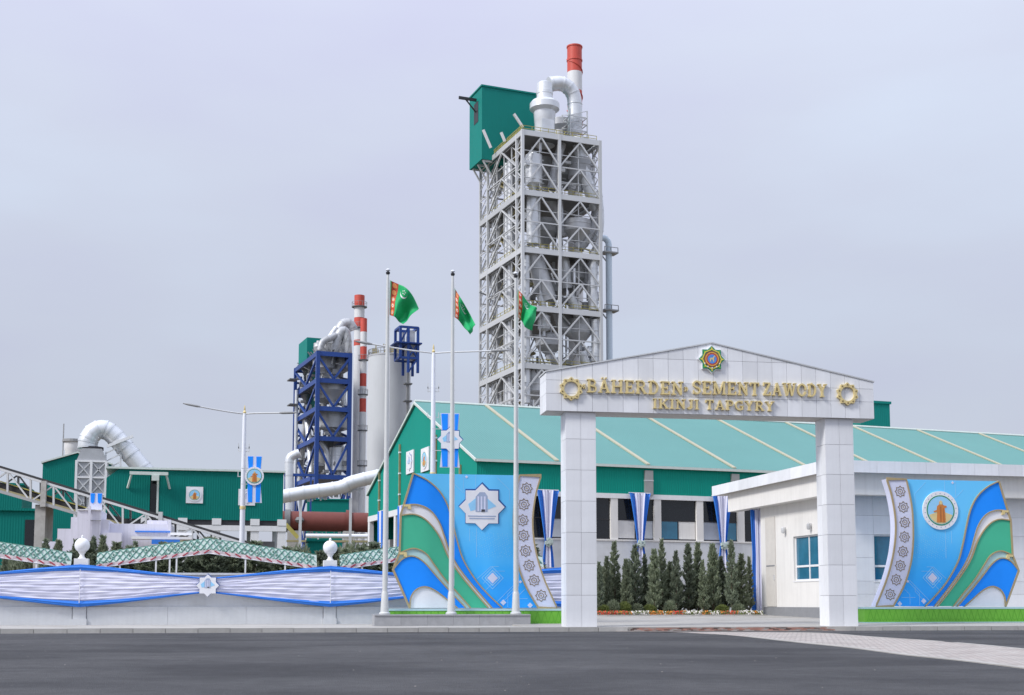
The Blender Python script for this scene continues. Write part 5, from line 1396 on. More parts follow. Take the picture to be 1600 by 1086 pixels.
dd = [([(833, 392, 4), (838, 410, 4), (856, 470, 4)], [1.55, 1.7, 1.9], 'silver_dull'), ([(903, 215, 7), (908, 250, 6.5), (922, 300, 6), (934, 330, 6)], 1.25, 'silver'), ([(934, 322, 6), (925, 360, 7), (905, 388, 8)], 1.1, 'silver_dull'),
      ([(935, 300, 5), (938, 350, 5), (930, 395, 6)], .8, 'silver'), ([(928, 395, 3), (926, 440, 3), (927, 485, 3)], 1.0, 'silver'), ([(905, 400, 8), (915, 430, 8), (930, 470, 6)], 1.15, 'silver_dull'), ([(880, 400, 6), (884, 420, 6), (886, 450, 7)], 1.0, 'silver'),
      ([(908, 550, 4), (918, 575, 4), (930, 600, 4)], 1.0, 'silver'), ([(845, 300, 10), (870, 330, 10), (880, 370, 10)], 1.3, 'silver_dull'), ([(822, 400, 2.5), (822, 480, 2.5), (823, 560, 2.5), (823, 630, 2.5)], .75, 'silver'),
      ([(868, 480, 8), (880, 510, 8), (900, 525, 8)], 1.1, 'silver_dull'), ([(930, 500, 3), (931, 530, 3), (930, 565, 3)], .9, 'silver'), ([(843, 455, 4), (848, 480, 4), (850, 498, 4)], .8, 'silver'),
      ([(890, 460, 5), (899, 480, 5), (905, 505, 6)], .9, 'silver'), ([(866, 560, 6), (880, 590, 6), (897, 600, 6)], 1.0, 'silver_dull'), ([(878, 225, 6), (868, 260, 6), (862, 296, 6)], .9, 'silver_dull')]
for pts, r, m_ in dd:
    rm = max(r) if isinstance(r, list) else r
    P3 = [tp(q[0], q[1], max(rm + .45, q[2] * .5)) for q in pts]
    if isinstance(r, list):
        o = MB().tube(P3, r, 14).build('chute', m_, tower, True)
    else: duct(tower, P3, r, m_, 'duct', 14, 4)
# platforms of sandy grating, pipes and cable trays as small clutter
for m_, cnt in (('steel_mid', 170), ('silver', 120), ('steel', 120), ('steel_dark', 60)):
    cl = MB()
    for q in range(cnt):
        i = rnd.randrange(7); z = ZT[i + 1] + rnd.uniform(.3, 10.5); x = rnd.uniform(.6, TA - .6); y = rnd.uniform(.8, TB - 1)
        k = rnd.random()
        if k < .45: cl.bar((x, y, z), (x + rnd.uniform(-3, 3), y + rnd.uniform(-2, 2), z + rnd.uniform(-3, 3)), rnd.uniform(.12, .3))
        elif k < .7: cl.bar((x, y, z), (x, y, z + rnd.uniform(1, 5)), rnd.uniform(.15, .45))
        elif k < .85: cl.bar((x, y, z), (min(TA - .5, x + rnd.uniform(2, 6)), y, z), rnd.uniform(.15, .4))
        else: cl.box(x - rnd.uniform(.3, 1.0), x + rnd.uniform(.3, 1.0), y, y + 1.2, z, z + rnd.uniform(.3, 1.4))
    cl.build('small_pipework', m_, tower, kind='stuff')
# secondary bracing and ladders inside the left face
sb = MB()
for i in range(len(ZT) - 1):
    z1_, z0_ = ZT[i] - 1.15, ZT[i + 1]; h_ = z1_ - z0_
    for y in (7.0, 11.2, 15.4):
        sb.bar((.5, y, z0_), (.5, y, z1_), .22)
    for q in range(4):
        za, zc = z0_ + h_ * q / 4, z0_ + h_ * (q + 1) / 4
        sb.bar((.5, 3, za), (.5, 7, zc), .16); sb.bar((.5, 19.5, za), (.5, 15.4, zc), .16); sb.bar((.5, 3, zc), (.5, 19.5, zc), .14)
    for q in range(5):
        za, zc = z0_ + h_ * q / 5, z0_ + h_ * (q + 1) / 5
        sb.bar((TA - .1, 1, za), (TA - .1, 4, zc), .16); sb.bar((TA - .1, 4, za), (TA - .1, 1, zc), .16)
    for x in (TA * .235, TA * .735): sb.bar((x, .8, z0_), (x, .8, z1_), .2)
    sb.bar((.4, .6, z0_ + h_ * .25), (TA, .6, z0_ + h_ * .25), .14); sb.bar((.4, .6, z0_ + h_ * .75), (TA, .6, z0_ + h_ * .75), .14)
sb.build('secondary_bracing', 'steel', tower, kind='stuff')
cl = MB()
for q in range(60):
    i = rnd.randrange(7); z = ZT[i + 1] + rnd.choice((.1, .3, 5.2)); x = rnd.uniform(.6, TA - 3); y = rnd.uniform(.8, TB - 3)
    cl.box(x, x + rnd.uniform(.6, 2.2), y, y + 2, z, z + rnd.uniform(.15, .6))
cl.build('grating_pieces', 'deck_sand', tower, kind='stuff')
st = MB()
for i in range(len(ZT) - 1):
    z1_, z0_ = ZT[i], ZT[i + 1]; h_ = z1_ - z0_
    for q in range(2):
        ya, yb = (5, 17) if q % 2 == 0 else (17, 5)
        st.bar((2.2, ya, z0_ + h_ * q / 2), (2.2, yb, z0_ + h_ * (q + 1) / 2), .9, .3); st.bar((1.7, ya, z0_ + h_ * q / 2 + 1), (1.7, yb, z0_ + h_ * (q + 1) / 2 + 1), .1)
st.build('stair_flights', 'deck_sand', tower)
# blue-white pipe down the right side with small platforms
xa, ya, za = tp(951, 382, 4); xb, yb, zb_ = tp(951, 640, 4)
rp_ = MB().tube([(xa, 4, 1), (xa, 4, za), (xa - .15, 4, za + .6), (xa - .8, 4, za + 1.2), (xa - 2.6, 4, za + 1.3)], .66, 14).build('riser_pipe', 'pipe_blue', tower, True)
for yy_ in (397, 487):
    z = tp(951, yy_, 4)[2]
    pf = MB().box(xa - 1.6, xa + 1.7, 2.8, 5.2, z, z + .3)
    for sx in (-1.5, 0, 1.6): pf.bar((xa + sx, 2.9, z), (xa + sx, 2.9, z + 1.2), .12)
    pf.bar((xa - 1.5, 2.9, z + 1.2), (xa + 1.6, 2.9, z + 1.2), .12); pf.bar((xa - 2, 4, z), (xa - .2, 4, z - 2), .2)
    pf.build('pipe_platform', 'steel_mid', rp_)

def striped_stack(px_, Y, ytop, halfw, bands, name, label, rings, taper=1.0):
    p = at(px_, 942, Y); s = Y / FPX
    t = thing(name, label, 'chimney', (p.x, p.y, 0), 0, 'red and white chimneys')
    r = halfw * s
    zz = [at(px_, q, Y).z for q in [ytop] + [b2[1] for b2 in bands]]
    for i, (m_, _) in enumerate(bands):
        z1_, z0_ = zz[i], max(zz[i + 1], 0)
        MB().lathe([(r, z0_ + .004), (r, z1_ - .004)], n=24).build('red_band' if m_ == 'stack_red' else 'white_band', m_, t, True)
    MB().lathe([(r * .82, zz[0] - .02), (r * .82, zz[0] + .06)], n=20).build('flue_mouth', 'black_metal', t)
    for q in rings:
        z = at(px_, q, Y).z
        g = MB().lathe([(r * 1.01, z - .12), (r * 1.5, z - .06), (r * 1.5, z + .1), (r * 1.01, z + .1)], n=20).build('gallery', 'steel_dark', t)
        g2 = MB()
        for k in range(12):
            a = k * math.pi / 6; g2.bar((r * 1.46 * math.cos(a), r * 1.46 * math.sin(a), z), (r * 1.46 * math.cos(a), r * 1.46 * math.sin(a), z + 1.1), .05)
        g2.tube([(r * 1.46 * math.cos(k * math.pi / 6), r * 1.46 * math.sin(k * math.pi / 6), z + 1.1) for k in range(13)], .045, 5, False)
        g2.build('gallery_rail', 'steel_mid', g)
    return t, r, zz
st_, r_, zz_ = striped_stack(902, 275, 73, 12, [('stack_red', 114), ('stack_white', 143), ('stack_red', 168), ('stack_white', 205), ('stack_red', 245), ('stack_white', 940)], 'chimney_stack', 'tall red and white chimney rising behind the grey lattice tower', [])
sp_ = MB(); N = 90
pts = [(r_ * 1.05 * math.cos(q * .35), r_ * 1.05 * math.sin(q * .35), zz_[0] - q * .33) for q in range(N)]
sp_.tube(pts, .12, 5).build('spiral_strake', 'stack_red', st_, True)
for q in (74, 95):
    z = at(902, q, 275).z
    MB().lathe([(r_ * 1.0, z - .15), (r_ * 1.08, z - .15), (r_ * 1.08, z + .15), (r_ * 1.0, z + .15)], n=20).build('band_ring', 'stack_red', st_)
# ================================================================== THE OLDER PLANT ON THE LEFT
QF = Frame(491, 262.0, 22.0, 0.0)
qz = [QF.P(491, q)[1] for q in (548, 590, 634, 681, 741)] + [13.0, 0.0]
qa = QF.P(547, 560)[0]; qb = QF.S(462, 570)[0]
bt = steel_tower(QF, 'blue_steel_tower', 'blue painted steel frame tower holding grey cyclones beside the white silo', [0, qa], [0, qb], qz, 'blue_steel', 'V', .78, .42, .95, 'steel_dark', None)
def qp(px_, py_, v):
    x, z = QF.P(px_, py_, v); return (x, v, z)
for px_, ya, yb, v, r, m_, cone in ((520, 594, 628, 4, 2.9, 'silver_dull', .9), (508, 556, 585, 5, 2.6, 'silver_dull', .5), (522, 640, 676, 4.5, 3.2, 'silver_dull', .3), (530, 700, 738, 4, 2.2, 'silver', .1), (506, 690, 738, 7, 2.2, 'steel_mid', .4), (506, 596, 630, 8, 2.2, 'steel_mid', .5), (533, 556, 584, 7, 2.2, 'steel_mid', .5)):
    x, _, z1_ = qp(px_, ya, v); z0_ = qp(px_, yb, v)[2]; h_ = z1_ - z0_
    cyclone(bt, x, v, z1_, r, h_ * (1 - cone * .55), h_ * cone * .55 + .01, m_, n=16)
def qs(px_, py_, x):
    v, z = QF.S(px_, py_, x); return (x, v, z)
for pts, r in (([(478, 648), (474, 690), (469, 750)], .62), ([(479, 648), (483, 690), (487, 750)], .66)):
    duct(bt, [qs(*q, 1.1) for q in pts], r, 'silver', 'duct', 12, 6)
for px_, ya, yb in ((477, 560, 586), (478, 600, 628)):
    v, z1_ = QF.S(px_, ya, 2.2); _, z0_ = QF.S(px_, yb, 2.2)
    cyclone(bt, 2.2, v, z1_, 1.3, (z1_ - z0_) * .6, (z1_ - z0_) * .4, 'silver_dull', n=14)
v, _ = QF.S(463, 650, -.6)
duct(bt, [(-.6, v, 5), (-.6, v, qz[1])], .42, 'silver', 'riser', 10, 0, False)
for pts, r, m_ in (([(524, 548, 5), (527, 530, 5), (534, 518, 5), (541, 522, 5), (543, 552, 5)], 1.0, 'silver_dull'), ([(528, 520, 9), (536, 507, 9), (546, 506, 9), (552, 516, 9)], 1.1, 'silver_dull'),
                   ([(500, 548, 4), (504, 535, 4), (516, 528, 4), (527, 524, 5)], .7, 'silver_dull'), ([(508, 550, 8), (514, 530, 8), (526, 512, 8)], .6, 'silver'), ([(535, 550, 3), (530, 575, 3), (520, 590, 3)], .7, 'steel_mid'),
                   ([(505, 640, 6), (512, 660, 6), (540, 690, 6)], .7, 'silver_dull'), ([(540, 600, 4), (536, 620, 4), (540, 640, 4)], .6, 'silver'), ([(500, 690, 3), (510, 705, 3), (512, 735, 3)], .55, 'silver')):
    duct(bt, [qp(*q) for q in pts], r, m_, 'duct', 12, 4)
for px_, py_, v, r in ((512, 540, 7, 1.5), (534, 540, 7, 1.7), (498, 545, 8, 1.1)):
    x, _, z1_ = qp(px_, py_, v); cyclone(bt, x, v, z1_ + 1.2, r, 2.2, 1.6, 'silver_dull', n=14)
cl = MB()
for q in range(200):
    i = rnd.randrange(5); z = qz[i + 1] + rnd.uniform(.2, 5); x = rnd.uniform(.5, qa - .5); y = rnd.uniform(.8, qb - 1)
    if rnd.random() < .6: cl.bar((x, y, z), (x + rnd.uniform(-2, 2), y, z + rnd.uniform(-1, 2)), rnd.uniform(.12, .3))
    else: cl.box(x - .5, x + .6, y, y + 1, z, z + rnd.uniform(.4, 1.5))
for q in range(130):
    x = rnd.uniform(1.0, qa) ; y = rnd.uniform(.5, qb); z = qz[0] + rnd.uniform(0, 1.2 + 4.0 * x / qa)
    cl.bar((x, y, qz[0]), (x + rnd.uniform(-2, 2), y, z), rnd.uniform(.1, .25))
cl.build('small_pipework', 'steel_mid', bt, kind='stuff')
v0_, z1_ = QF.S(480, 527, .3); v1_, _ = QF.S(467, 530, .3)
MB().box(.3, 3.4, v0_, v1_, qz[0] - .2, z1_).build('lift_housing', 'tower_green', bt)
v1_, z0_ = QF.S(466, 640, .5); v0_, z1_ = QF.S(476, 560, .5)
MB().box(3.0, 3.2, v0_, v1_, z0_, qz[0] - 1).build('green_panel', 'tower_green', bt)
for yy_ in (595, 634):
    x0_, z_ = QF.P(462, yy_, qb * .8)
    MB().box(x0_ - 1.6, x0_ + .2, qb * .8 - 1.5, qb * .8 + 1.5, z_, z_ + .25).build('side_platform', 'steel_dark', bt)

striped_stack(556, 285, 462, 8.2, [('stack_red', 479), ('stack_white', 497), ('stack_red', 514), ('stack_white', 532), ('stack_red', 541), ('stack_white', 940)], 'chimney_stack', 'wider red and white chimney just right of the blue tower', [480, 513])
striped_stack(563.3, 270, 498, 5.3, [('stack_red', 519), ('stack_white', 542), ('stack_red', 562), ('stack_white', 584), ('stack_red', 604), ('stack_white', 623), ('stack_red', 644), ('stack_white', 940)], 'chimney_stack', 'slim red and white chimney standing against the white silo', [563, 617, 673, 728])

Y = 300; p = at(604.5, 942, Y); s = Y / FPX
silo = thing('storage_silo', 'broad plain white silo right of the slim chimney', 'silo', (p.x, p.y, 0))
r = 34 * s; zt = at(604, 560, Y).z
MB().lathe([(r, 0), (r, zt)], n=48).build('shell', 'silo_white', silo, True)
MB().lathe([(r * 1.015, zt), (r * 1.015, zt + .35), (r * .5, zt + 1.0)], n=48).build('roof', 'silver_dull', silo, True)
rl = MB()
for q in range(40):
    a = 2 * math.pi * q / 40; c_, s_ = math.cos(a) * r * .98, math.sin(a) * r * .98
    rl.bar((c_, s_, zt), (c_, s_, zt + 1.7), .12)
for hh in (.9, 1.7): rl.tube([(math.cos(2 * math.pi * q / 40) * r * .98, math.sin(2 * math.pi * q / 40) * r * .98, zt + hh) for q in range(41)], .08, 5, False)
rl.build('railing', 'steel_mid', silo)
eq = MB()
for q in range(26):
    a, rr = rnd.uniform(0, 6.28), rnd.uniform(0, r * .85); x, y = rr * math.cos(a), rr * math.sin(a)
    if q % 2: eq.box(x - .5, x + .6, y - .5, y + .5, zt + .5, zt + rnd.uniform(1.2, 2.6))
    else: eq.bar((x, y, zt + .4), (x + rnd.uniform(-1, 1), y, zt + rnd.uniform(1.5, 3.5)), .2)
eq.build('roof_equipment', 'deck_sand', silo, kind='stuff')

# blue stair head frame on the silo's right shoulder
VF = Frame(622, 288.0, 20.0, 0.0)
vz = [VF.P(622, q)[1] for q in (510, 535, 558, 581)]
va = VF.P(653, 540)[0]
vf = thing_at('blue_lift_head', VF, 'small blue steel lift head on the right shoulder of the white silo', 'frame')
VD = 4.5
for x in (0, va * .45, va):
    for y in (0, VD):
        member('column', (x, y, vz[3] if x else vz[2]), (x, y, vz[0]), .55, 'blue_steel', vf)
for z in vz[:3]:
    for a, b2 in (((0, 0), (va, 0)), ((0, VD), (va, VD)), ((0, 0), (0, VD)), ((va, 0), (va, VD))):
        member('beam', (a[0], a[1], z), (b2[0], b2[1], z), .5, 'blue_steel', vf)
for a, b2 in (((0, vz[1]), (va * .45, vz[0])), ((va * .45, vz[1]), (va, vz[2])), ((va * .45, vz[2]), (va, vz[1])), ((va, vz[2]), (va * .45, vz[3]))):
    member('brace', (a[0], 0, a[1]), (b2[0], 0, b2[1]), .35, 'blue_steel', vf)
MB().box(-1.2, va + .8, -.8, VD, vz[1] - .15, vz[1] + .15).build('deck', 'blue_steel', vf)
MB().box(va * .55, va - .4, 1.2, 3.4, vz[1], vz[0] - .4).build('lift_car', 'silver', vf)
MB().lathe([(.7, vz[1]), (.7, vz[0] - 1)], (va * .22, 2, 0), 12).build('filter_drum', 'silver', vf, True)
MB().box(va * .45 + .1, va - .1, .5, VD - .5, vz[2], vz[1] - .2).build('lower_housing', 'silver_dull', vf)
mst = MB().bar((va * .5, 1, 0), (va * .5, 1, vz[3]), .55); mst.build('mast', 'steel_mid', vf)
for q in (600, 627):
    z = VF.P(640, q)[1]; MB().box(va * .5 - .9, va * .5 + .9, .2, 1.8, z, z + .3).build('mast_platform', 'steel_dark', vf)

# ---- conveyor house on white legs
CF = Frame(180, 140.0, 14.5, 0.0)
cx1, cz1 = CF.P(443, 739); _, cz0 = CF.P(443, 814)
ch = thing_at('conveyor_house', CF, 'long dark green clad conveyor house raised on white legs', 'building')
xl = CF.P(166, 760)[0]
d0x, d1x = CF.P(234.5, 760)[0], CF.P(248, 760)[0]
bd_ = MB()
bd_.prism([(xl, cz0), (d0x, cz0), (d0x, cz1), (0, cz1), (xl, cz1 - 1.0)], 0, .3).box(d1x, cx1, 0, .3, cz0, cz1).box(d0x, d1x, .001, .3, cz1 - .7, cz1 - .001)
bd_.box(xl + .1, cx1, 8.7, 9.0, cz0, cz1).box(cx1 - .3, cx1, .31, 8.69, cz0, cz1).box(xl, xl + .3, .31, 8.69, cz0, cz1 - 1.0)
bd_.build('siding', 'shed_green', ch)
MB().box(xl - .1, cx1 + .2, -.25, 9.2, cz1 + .003, cz1 + .22).build('roof', 'trim_pale', ch)
MB().box(d0x + .02, d1x - .02, 1.0, 1.2, cz0, cz1 - .72).build('dark_door_sheet', 'dark_interior', ch)  # solid near-black sheet behind the gap, shade of the interior as colour
MB().box(d1x - .2, d1x + .02, -.08, -.001, cz0, cz1 - .7).build('door_jamb', 'trim_pale', ch)
hx0, hx1 = CF.P(203, 740)[0], CF.P(263, 740)[0]
hb = MB().bar((hx0, -.8, cz1 - .5), (hx1, -.8, cz1 - .5), .3, .35); hb.bar((hx0 + .2, -.8, cz1 - .6), (hx0 - .2, -.1, cz1 - 2.1), .18); hb.bar((hx1 - .2, -.8, cz1 - .6), (hx1 + .2, -.1, cz1 - 2.1), .18)
hb.box((d0x + d1x) / 2 - .3, (d0x + d1x) / 2 + .5, -1.1, -.5, cz1 - 1.3, cz1 - .68)
hb.build('hoist_rail', 'trim_pale', ch)
MB().box(xl, cx1 + .1, .1, 9, cz0 - .55, cz0 - .004).build('floor_beam', 'black_metal', ch)
MB().box(CF.P(225, 820)[0], cx1 + .4, -.2, .3, cz0 - 1.2, cz0 - .6).build('girder', 'white_paint', ch)
for px_ in (227, 285, 338, 398, 440):
    xx = CF.P(px_, 830)[0]
    for yy in (0, 8):
        MB().box(xx - .45, xx + .45, yy - .1, yy + .8, 0, cz0 - (1.21 if yy == 0 else .56)).build('leg', 'white_paint', ch)
    MB().box(xx - .5, xx + .5, -.25, .9, cz0 - .56, cz0 + .15).build('bearing', 'white_paint', ch)
MB().box(CF.P(300, 850)[0], CF.P(432, 850)[0], 3, 3.3, 0, cz0 - 2.2).build('rear_panel', 'joint_grey', ch)
for px_, py_, bdg, lab in ((304, 773.5, 'round', 'white square placard with statue print on the green conveyor house'), (385.5, 777, 'star', 'white square placard with star print behind the left ribbon banner')):
    xx, zz = CF.P(px_, py_, -.05)
    t = thing('wall_placard', lab, 'placard', CF.W(xx, -.02, zz), CF.yaw, 'placards on the conveyor house')
    MB().box(-.92, .92, -.08, 0, -.92, .92).build('board', 'print_white', t)
    (tower_star if bdg == 'star' else round_badge)(t, 0, 0, -.082, .74)

# ---- filter stack with the big bent duct
NF = Frame(137, 158.0, 15.0, 0.0); ns_ = 158.0 / FPX
fl_ = thing_at('filter_duct', NF, 'silver filter cage with a big bent duct arching over to the conveyor house', 'duct')
nz = lambda q: NF.P(137, q)[1]
w = 22 * ns_
MB().prism([(-w, nz(800)), (w, nz(800)), (w, nz(722)), (w * .68, nz(703)), (-w * .68, nz(703)), (-w, nz(722))], -w, w).build('filter_body', 'silver_dull', fl_)
for sx in (-1, 1):
    member('cage_post', (sx * w, -w - .1, 0), (sx * w, -w - .1, nz(722)), .28, 'white_paint', fl_)
    member('cage_post', (sx * w, w, 0), (sx * w, w, nz(722)), .28, 'white_paint', fl_)
member('cage_post', (0, -w - .12, 0), (0, -w - .12, nz(722)), .3, 'white_paint', fl_)
lv = [nz(q) for q in (800, 774, 748, 723)]
for a, b2 in zip(lv[:-1], lv[1:]):
    for xa, xb in ((-w, 0), (0, w)):
        member('cage_brace', (xa, -w - .1, a), (xb, -w - .1, b2), .14, 'steel', fl_); member('cage_brace', (xb, -w - .1, a), (xa, -w - .1, b2), .14, 'steel', fl_)
for z in lv: member('cage_beam', (-w, -w - .11, z), (w, -w - .11, z), .22, 'white_paint', fl_)
MB().lathe([(1.3, nz(703) - .05), (1.3, nz(700) + .1)], n=20).build('collar', 'black_metal', fl_)
dpts = [NF.P(*q) for q in ((137, 700), (138, 688), (147, 675), (163, 671), (181, 684), (205, 711), (230, 741))]
duct(fl_, [(q[0], 0, q[1]) for q in dpts], 1.16, 'silver', 'bent_duct', 20, 11)
xx, zz = NF.P(187, 700); x3, z3 = NF.P(177, 722)
sf = MB().bar((xx - 1.5, -1.2, zz), (xx + 1.6, -1.2, zz + 1.4), .35); sf.build('duct_clamp', 'white_paint', fl_)
cg = MB()
for sx in (-.9, .9):
    cg.bar((x3 + sx, -.5, 8), (x3 + sx, -.5, z3 + 1.2), .22)
for q in range(8): cg.bar((x3 - .9, -.5, z3 - 6 + q), (x3 + .9, -.5, z3 - 5 + q), .14)
cg.build('duct_support', 'white_paint', fl_)

# ---- green sheds, small tank
def shed(px0_, px1_, ytop, Y, yaw, depth, label, gable=0.0, door=None, ybase=None):
    f = Frame(px0_, Y, yaw, 0.0); x1_, z1_ = f.P(px1_, ytop)
    zt_ = f.P(px0_, ytop)[1]
    t = thing_at('green_shed', f, label, 'shed')
    if gable: MB().prism([(0, 0), (x1_, 0), (x1_, zt_), (x1_ * .5, zt_ + gable), (0, zt_)], 0, depth).build('wall', 'shed_green', t)
    else: MB().box(0, x1_, 0, depth, 0, zt_).build('wall', 'shed_green', t)
    if gable:
        for xa, za, xb, zb_ in ((-.2, zt_ + .0, x1_ * .5, zt_ + gable + .06), (x1_ + .2, zt_, x1_ * .5, zt_ + gable + .06)):
            MB().prism([(xa, za + .02), (xb, zb_), (xb, zb_ + .22), (xa, za + .24)], -.3, depth + .2).build('roof', 'trim_pale', t)
    else: MB().box(-.2, x1_ + .2, -.25, depth + .2, zt_, zt_ + .25).build('roof', 'shed_green', t)
    if door:
        a, b2 = f.P(door[0], 850)[0], f.P(door[1], 850)[0]
        MB().box(a, b2, -.06, -.002, 0, f.P(door[0], door[2])[1]).build('doorway', 'dark_interior', t)  # near-black slab on the solid wall, painted as an unlit opening
    return t
shed(59, 174, 724, 185, 14, 14, 'dark green gabled shed behind the filter cage', 1.6)
shed(-30, 35, 757, 150, 14, 10, 'dark green shed at the left edge, above a lower shed with doorway')
shed(-40, 56, 797, 128, 14, 10, 'low dark green shed with dark doorway at the left edge', door=(38, 55, 812))
shed(478, 545, 781, 240, 10, 8, 'dark green flat shed seen behind the brown kiln', 0)
shed(480, 509, 846, 150, 10, 5, 'small dark green hut below the brown kiln', 0)
Y = 230; p = at(106, 942, Y); s = Y / FPX
tk = thing('roof_tank', 'small white drum tank with flat rim above the gabled green shed', 'tank', (p.x, p.y, 0))
z = lambda q: at(106, q, Y).z
MB().lathe([(12 * s, 0), (12 * s, z(705)), (13.5 * s, z(702)), (13.5 * s, z(691))], n=20).build('drum', 'white_paint', tk, True)
MB().lathe([(16.5 * s, z(691) + .01), (16.5 * s, z(687)), (6 * s, z(686))], n=20).build('rim', 'steel_mid', tk)
MB().bar((-16 * s, 0, z(712)), (-16 * s, 0, z(662)), .16).build('antenna', 'steel_mid', tk)

# ---- inclined conveyor gallery
VF2 = Frame(0, 112.0, 4.0, 0.0)
cv = thing_at('conveyor_gallery', VF2, 'inclined lattice conveyor gallery running down from the left edge', 'conveyor')
def top_y(px_): return 733 + .305 * px_
def bot_y(px_): return 769 + .307 * px_ - (max(0, px_ - 160) * .035)
cvp = lambda px_, py_, v: (VF2.P(px_, py_)[0], v, VF2.P(px_, py_)[1])
E0, E1 = -60, 440
for v in (0.0, 3.0):
    member('chord', cvp(E0, top_y(E0), v), cvp(E1, top_y(E1), v), .22, 'steel_mid' if v else 'steel', cv, .2)
    member('chord', cvp(E0, bot_y(E0), v), cvp(E1, bot_y(E1), v), .24, 'steel_mid', cv, .26)
    px_ = E0; q = 0
    while px_ < E1 - 40:
        nx = px_ + 36
        member('post', cvp(px_, top_y(px_), v), cvp(px_, bot_y(px_), v), .17, 'steel', cv)
        if q % 2 == 0: member('diagonal', cvp(px_, top_y(px_), v), cvp(nx, bot_y(nx), v), .13, 'steel', cv)
        else: member('diagonal', cvp(px_, bot_y(px_), v), cvp(nx, top_y(nx), v), .13, 'steel', cv)
        px_ = nx; q += 1
a, b2 = cvp(E0, top_y(E0) - 3, 1.5), cvp(E1, top_y(E1) - 3, 1.5)
MB().bar(a, b2, 2.8, .28).build('belt_cover', 'belt_black', cv)
a, b2 = cvp(E0, bot_y(E0) - 10, 1.5), cvp(E1, bot_y(E1) - 8, 1.5)
MB().bar(a, b2, 2.4, .5).build('belt', 'belt_black', cv)
a, b2 = cvp(E0, bot_y(E0) - 3, 1.4), cvp(E1, bot_y(E1) - 3, 1.4)
MB().bar(a, b2, 2.9, .25).build('walkway', 'deck_sand', cv)
rl = MB(); a, b2 = cvp(E0, bot_y(E0) - 17, .25), cvp(160, bot_y(160) - 17, .25); rl.bar(a, b2, .09)
rl.build('handrail', 'rail_yellow', cv)
xq = VF2.P(62, 830)[0]
MB().box(xq - .55, xq + .35, .3, 2.7, 0, VF2.P(62, bot_y(62))[1]).build('support_pier', 'concrete', cv)
MB().box(xq + .02, xq + .48, -.25, .1, VF2.P(62, bot_y(62) + 4)[1], VF2.P(65, top_y(65) - 1)[1]).build('pier_head', 'concrete', cv)
xq = VF2.P(250, 830)[0]
MB().box(xq - .15, xq + .2, -.2, .1, 5.0, VF2.P(250, 800)[1]).build('trestle', 'steel', cv)

# ---- white stepped building
MF = Frame(66, 90.0, 12.0, 0.0)
mb_ = thing_at('stepped_building', MF, 'white stepped building with blue trim, blue ribbon panel on top, behind the wall', 'building')
mz = lambda px_, py_, v=0: MF.P(px_, py_, v)
def blk(pa, pb, yt, v0, v1, nm='block', m_='white_block', yb=None):
    x0_, z1_ = mz(pa, yt, v0); x1_, _ = mz(pb, yt, v0)
    MB().box(x0_, x1_, v0, v1, 0 if yb is None else mz(pa, yb, v0)[1], z1_).build(nm, m_, mb_)
blk(121, 158, 797, 0, 4); blk(111, 121.2, 808, .2, 4); blk(90, 111.2, 826, .3, 4); blk(66, 90.2, 846, .4, 4)
blk(158.2, 170, 812, .3, 4); blk(170.2, 268, 818, 1.2, 6); blk(158.3, 190, 832, .1, 1.1)
blk(230, 262, 813, 2.5, 3.5); blk(262.5, 267, 812, 1.1, 2.0)
blk(121.2, 157.8, 795.5, -.1, 4.1, 'cap', 'white_paint', 797)
blk(211, 266, 829.3, 1.05, 1.18, 'blue_trim', 'cloth_blue', 831.5)
blk(205, 300, 838, -.6, .9, 'canopy', 'white_paint', 842)
blk(237, 281, 843, -.75, -.62, 'blue_valance', 'cloth_blue', 850)
blk(138, 142, 790, -.3, -.11, 'pilaster', 'white_block')
blk(266, 300, 832, .95, 1.15, 'parapet', 'white_paint', 836)
for sx in (275, 290, 299): blk(sx, sx + 2, 842, .2, .4, 'canopy_post', 'white_paint')
blk(137, 158, 812.5, -.16, -.105, 'painted_shadow_line', 'joint_grey', 814)  # raised grey strip drawn in place of a line of shade
x, z = mz(148.5, 783, -.2)
rb = thing('ribbon_board', 'small board with two blue ribbon stripes standing on the white stepped building', 'banner', MF.W(x, .5, mz(148, 796)[1]), MF.yaw)
MB().box(-.42, .42, 0, .08, 0, 1.2).build('backing', 'print_lilac', rb)
for sx in (-.24, .24): MB().prism([(sx - .15, 1.18), (sx + .15, 1.18), (sx + .12, .55), (sx, .45), (sx - .12, .55)], -.03, 0).build('blue_stripe', 'print_blue', rb)

# ---- rotary kiln and its duct
KF = Frame(440, 205.0, 8.0, 0.0); ks = 205.0 / FPX
kiln = thing_at('rotary_kiln', KF, 'long reddish brown rotary kiln cylinder between the green buildings', 'kiln')
kx0, kz = KF.P(440, 812.5); kx1, _ = KF.P(600, 812)
MB().tube([(kx0, 2, kz), (kx1 + 30, 2, kz - .6)], 1.6, 28).build('shell', 'kiln_red', kiln, True)
for px_ in (449, 545):
    xx = KF.P(px_, 812)[0]
    MB().tube([(xx - .45, 2, kz), (xx + .45, 2, kz)], 1.85, 28).build('tyre', 'steel_dark' if px_ < 500 else 'kiln_red', kiln, True)
xx = KF.P(468, 812)[0]
MB().lathe([(.45, -.4), (.75, 0), (.45, .5)], (xx, .1, kz), 12).build('drive_motor', 'steel_dark', kiln, True)
MB().box(xx - .12, xx + .12, 0, .25, 0, kz - .3).build('motor_post', 'steel', kiln)
for px_ in (458, 545):
    xx = KF.P(px_, 812)[0]
    MB().box(xx - .9, xx + .9, .6, 3.4, 0, kz - 1.65).build('kiln_pier', 'concrete', kiln)
x0_, z_ = KF.P(478, 838); x1_, _ = KF.P(574, 838)
MB().tube([(x0_, -1.5, z_), (x1_, -1.5, z_ + .0)], .35, 12).build('service_pipe', 'pole_white', kiln, True)
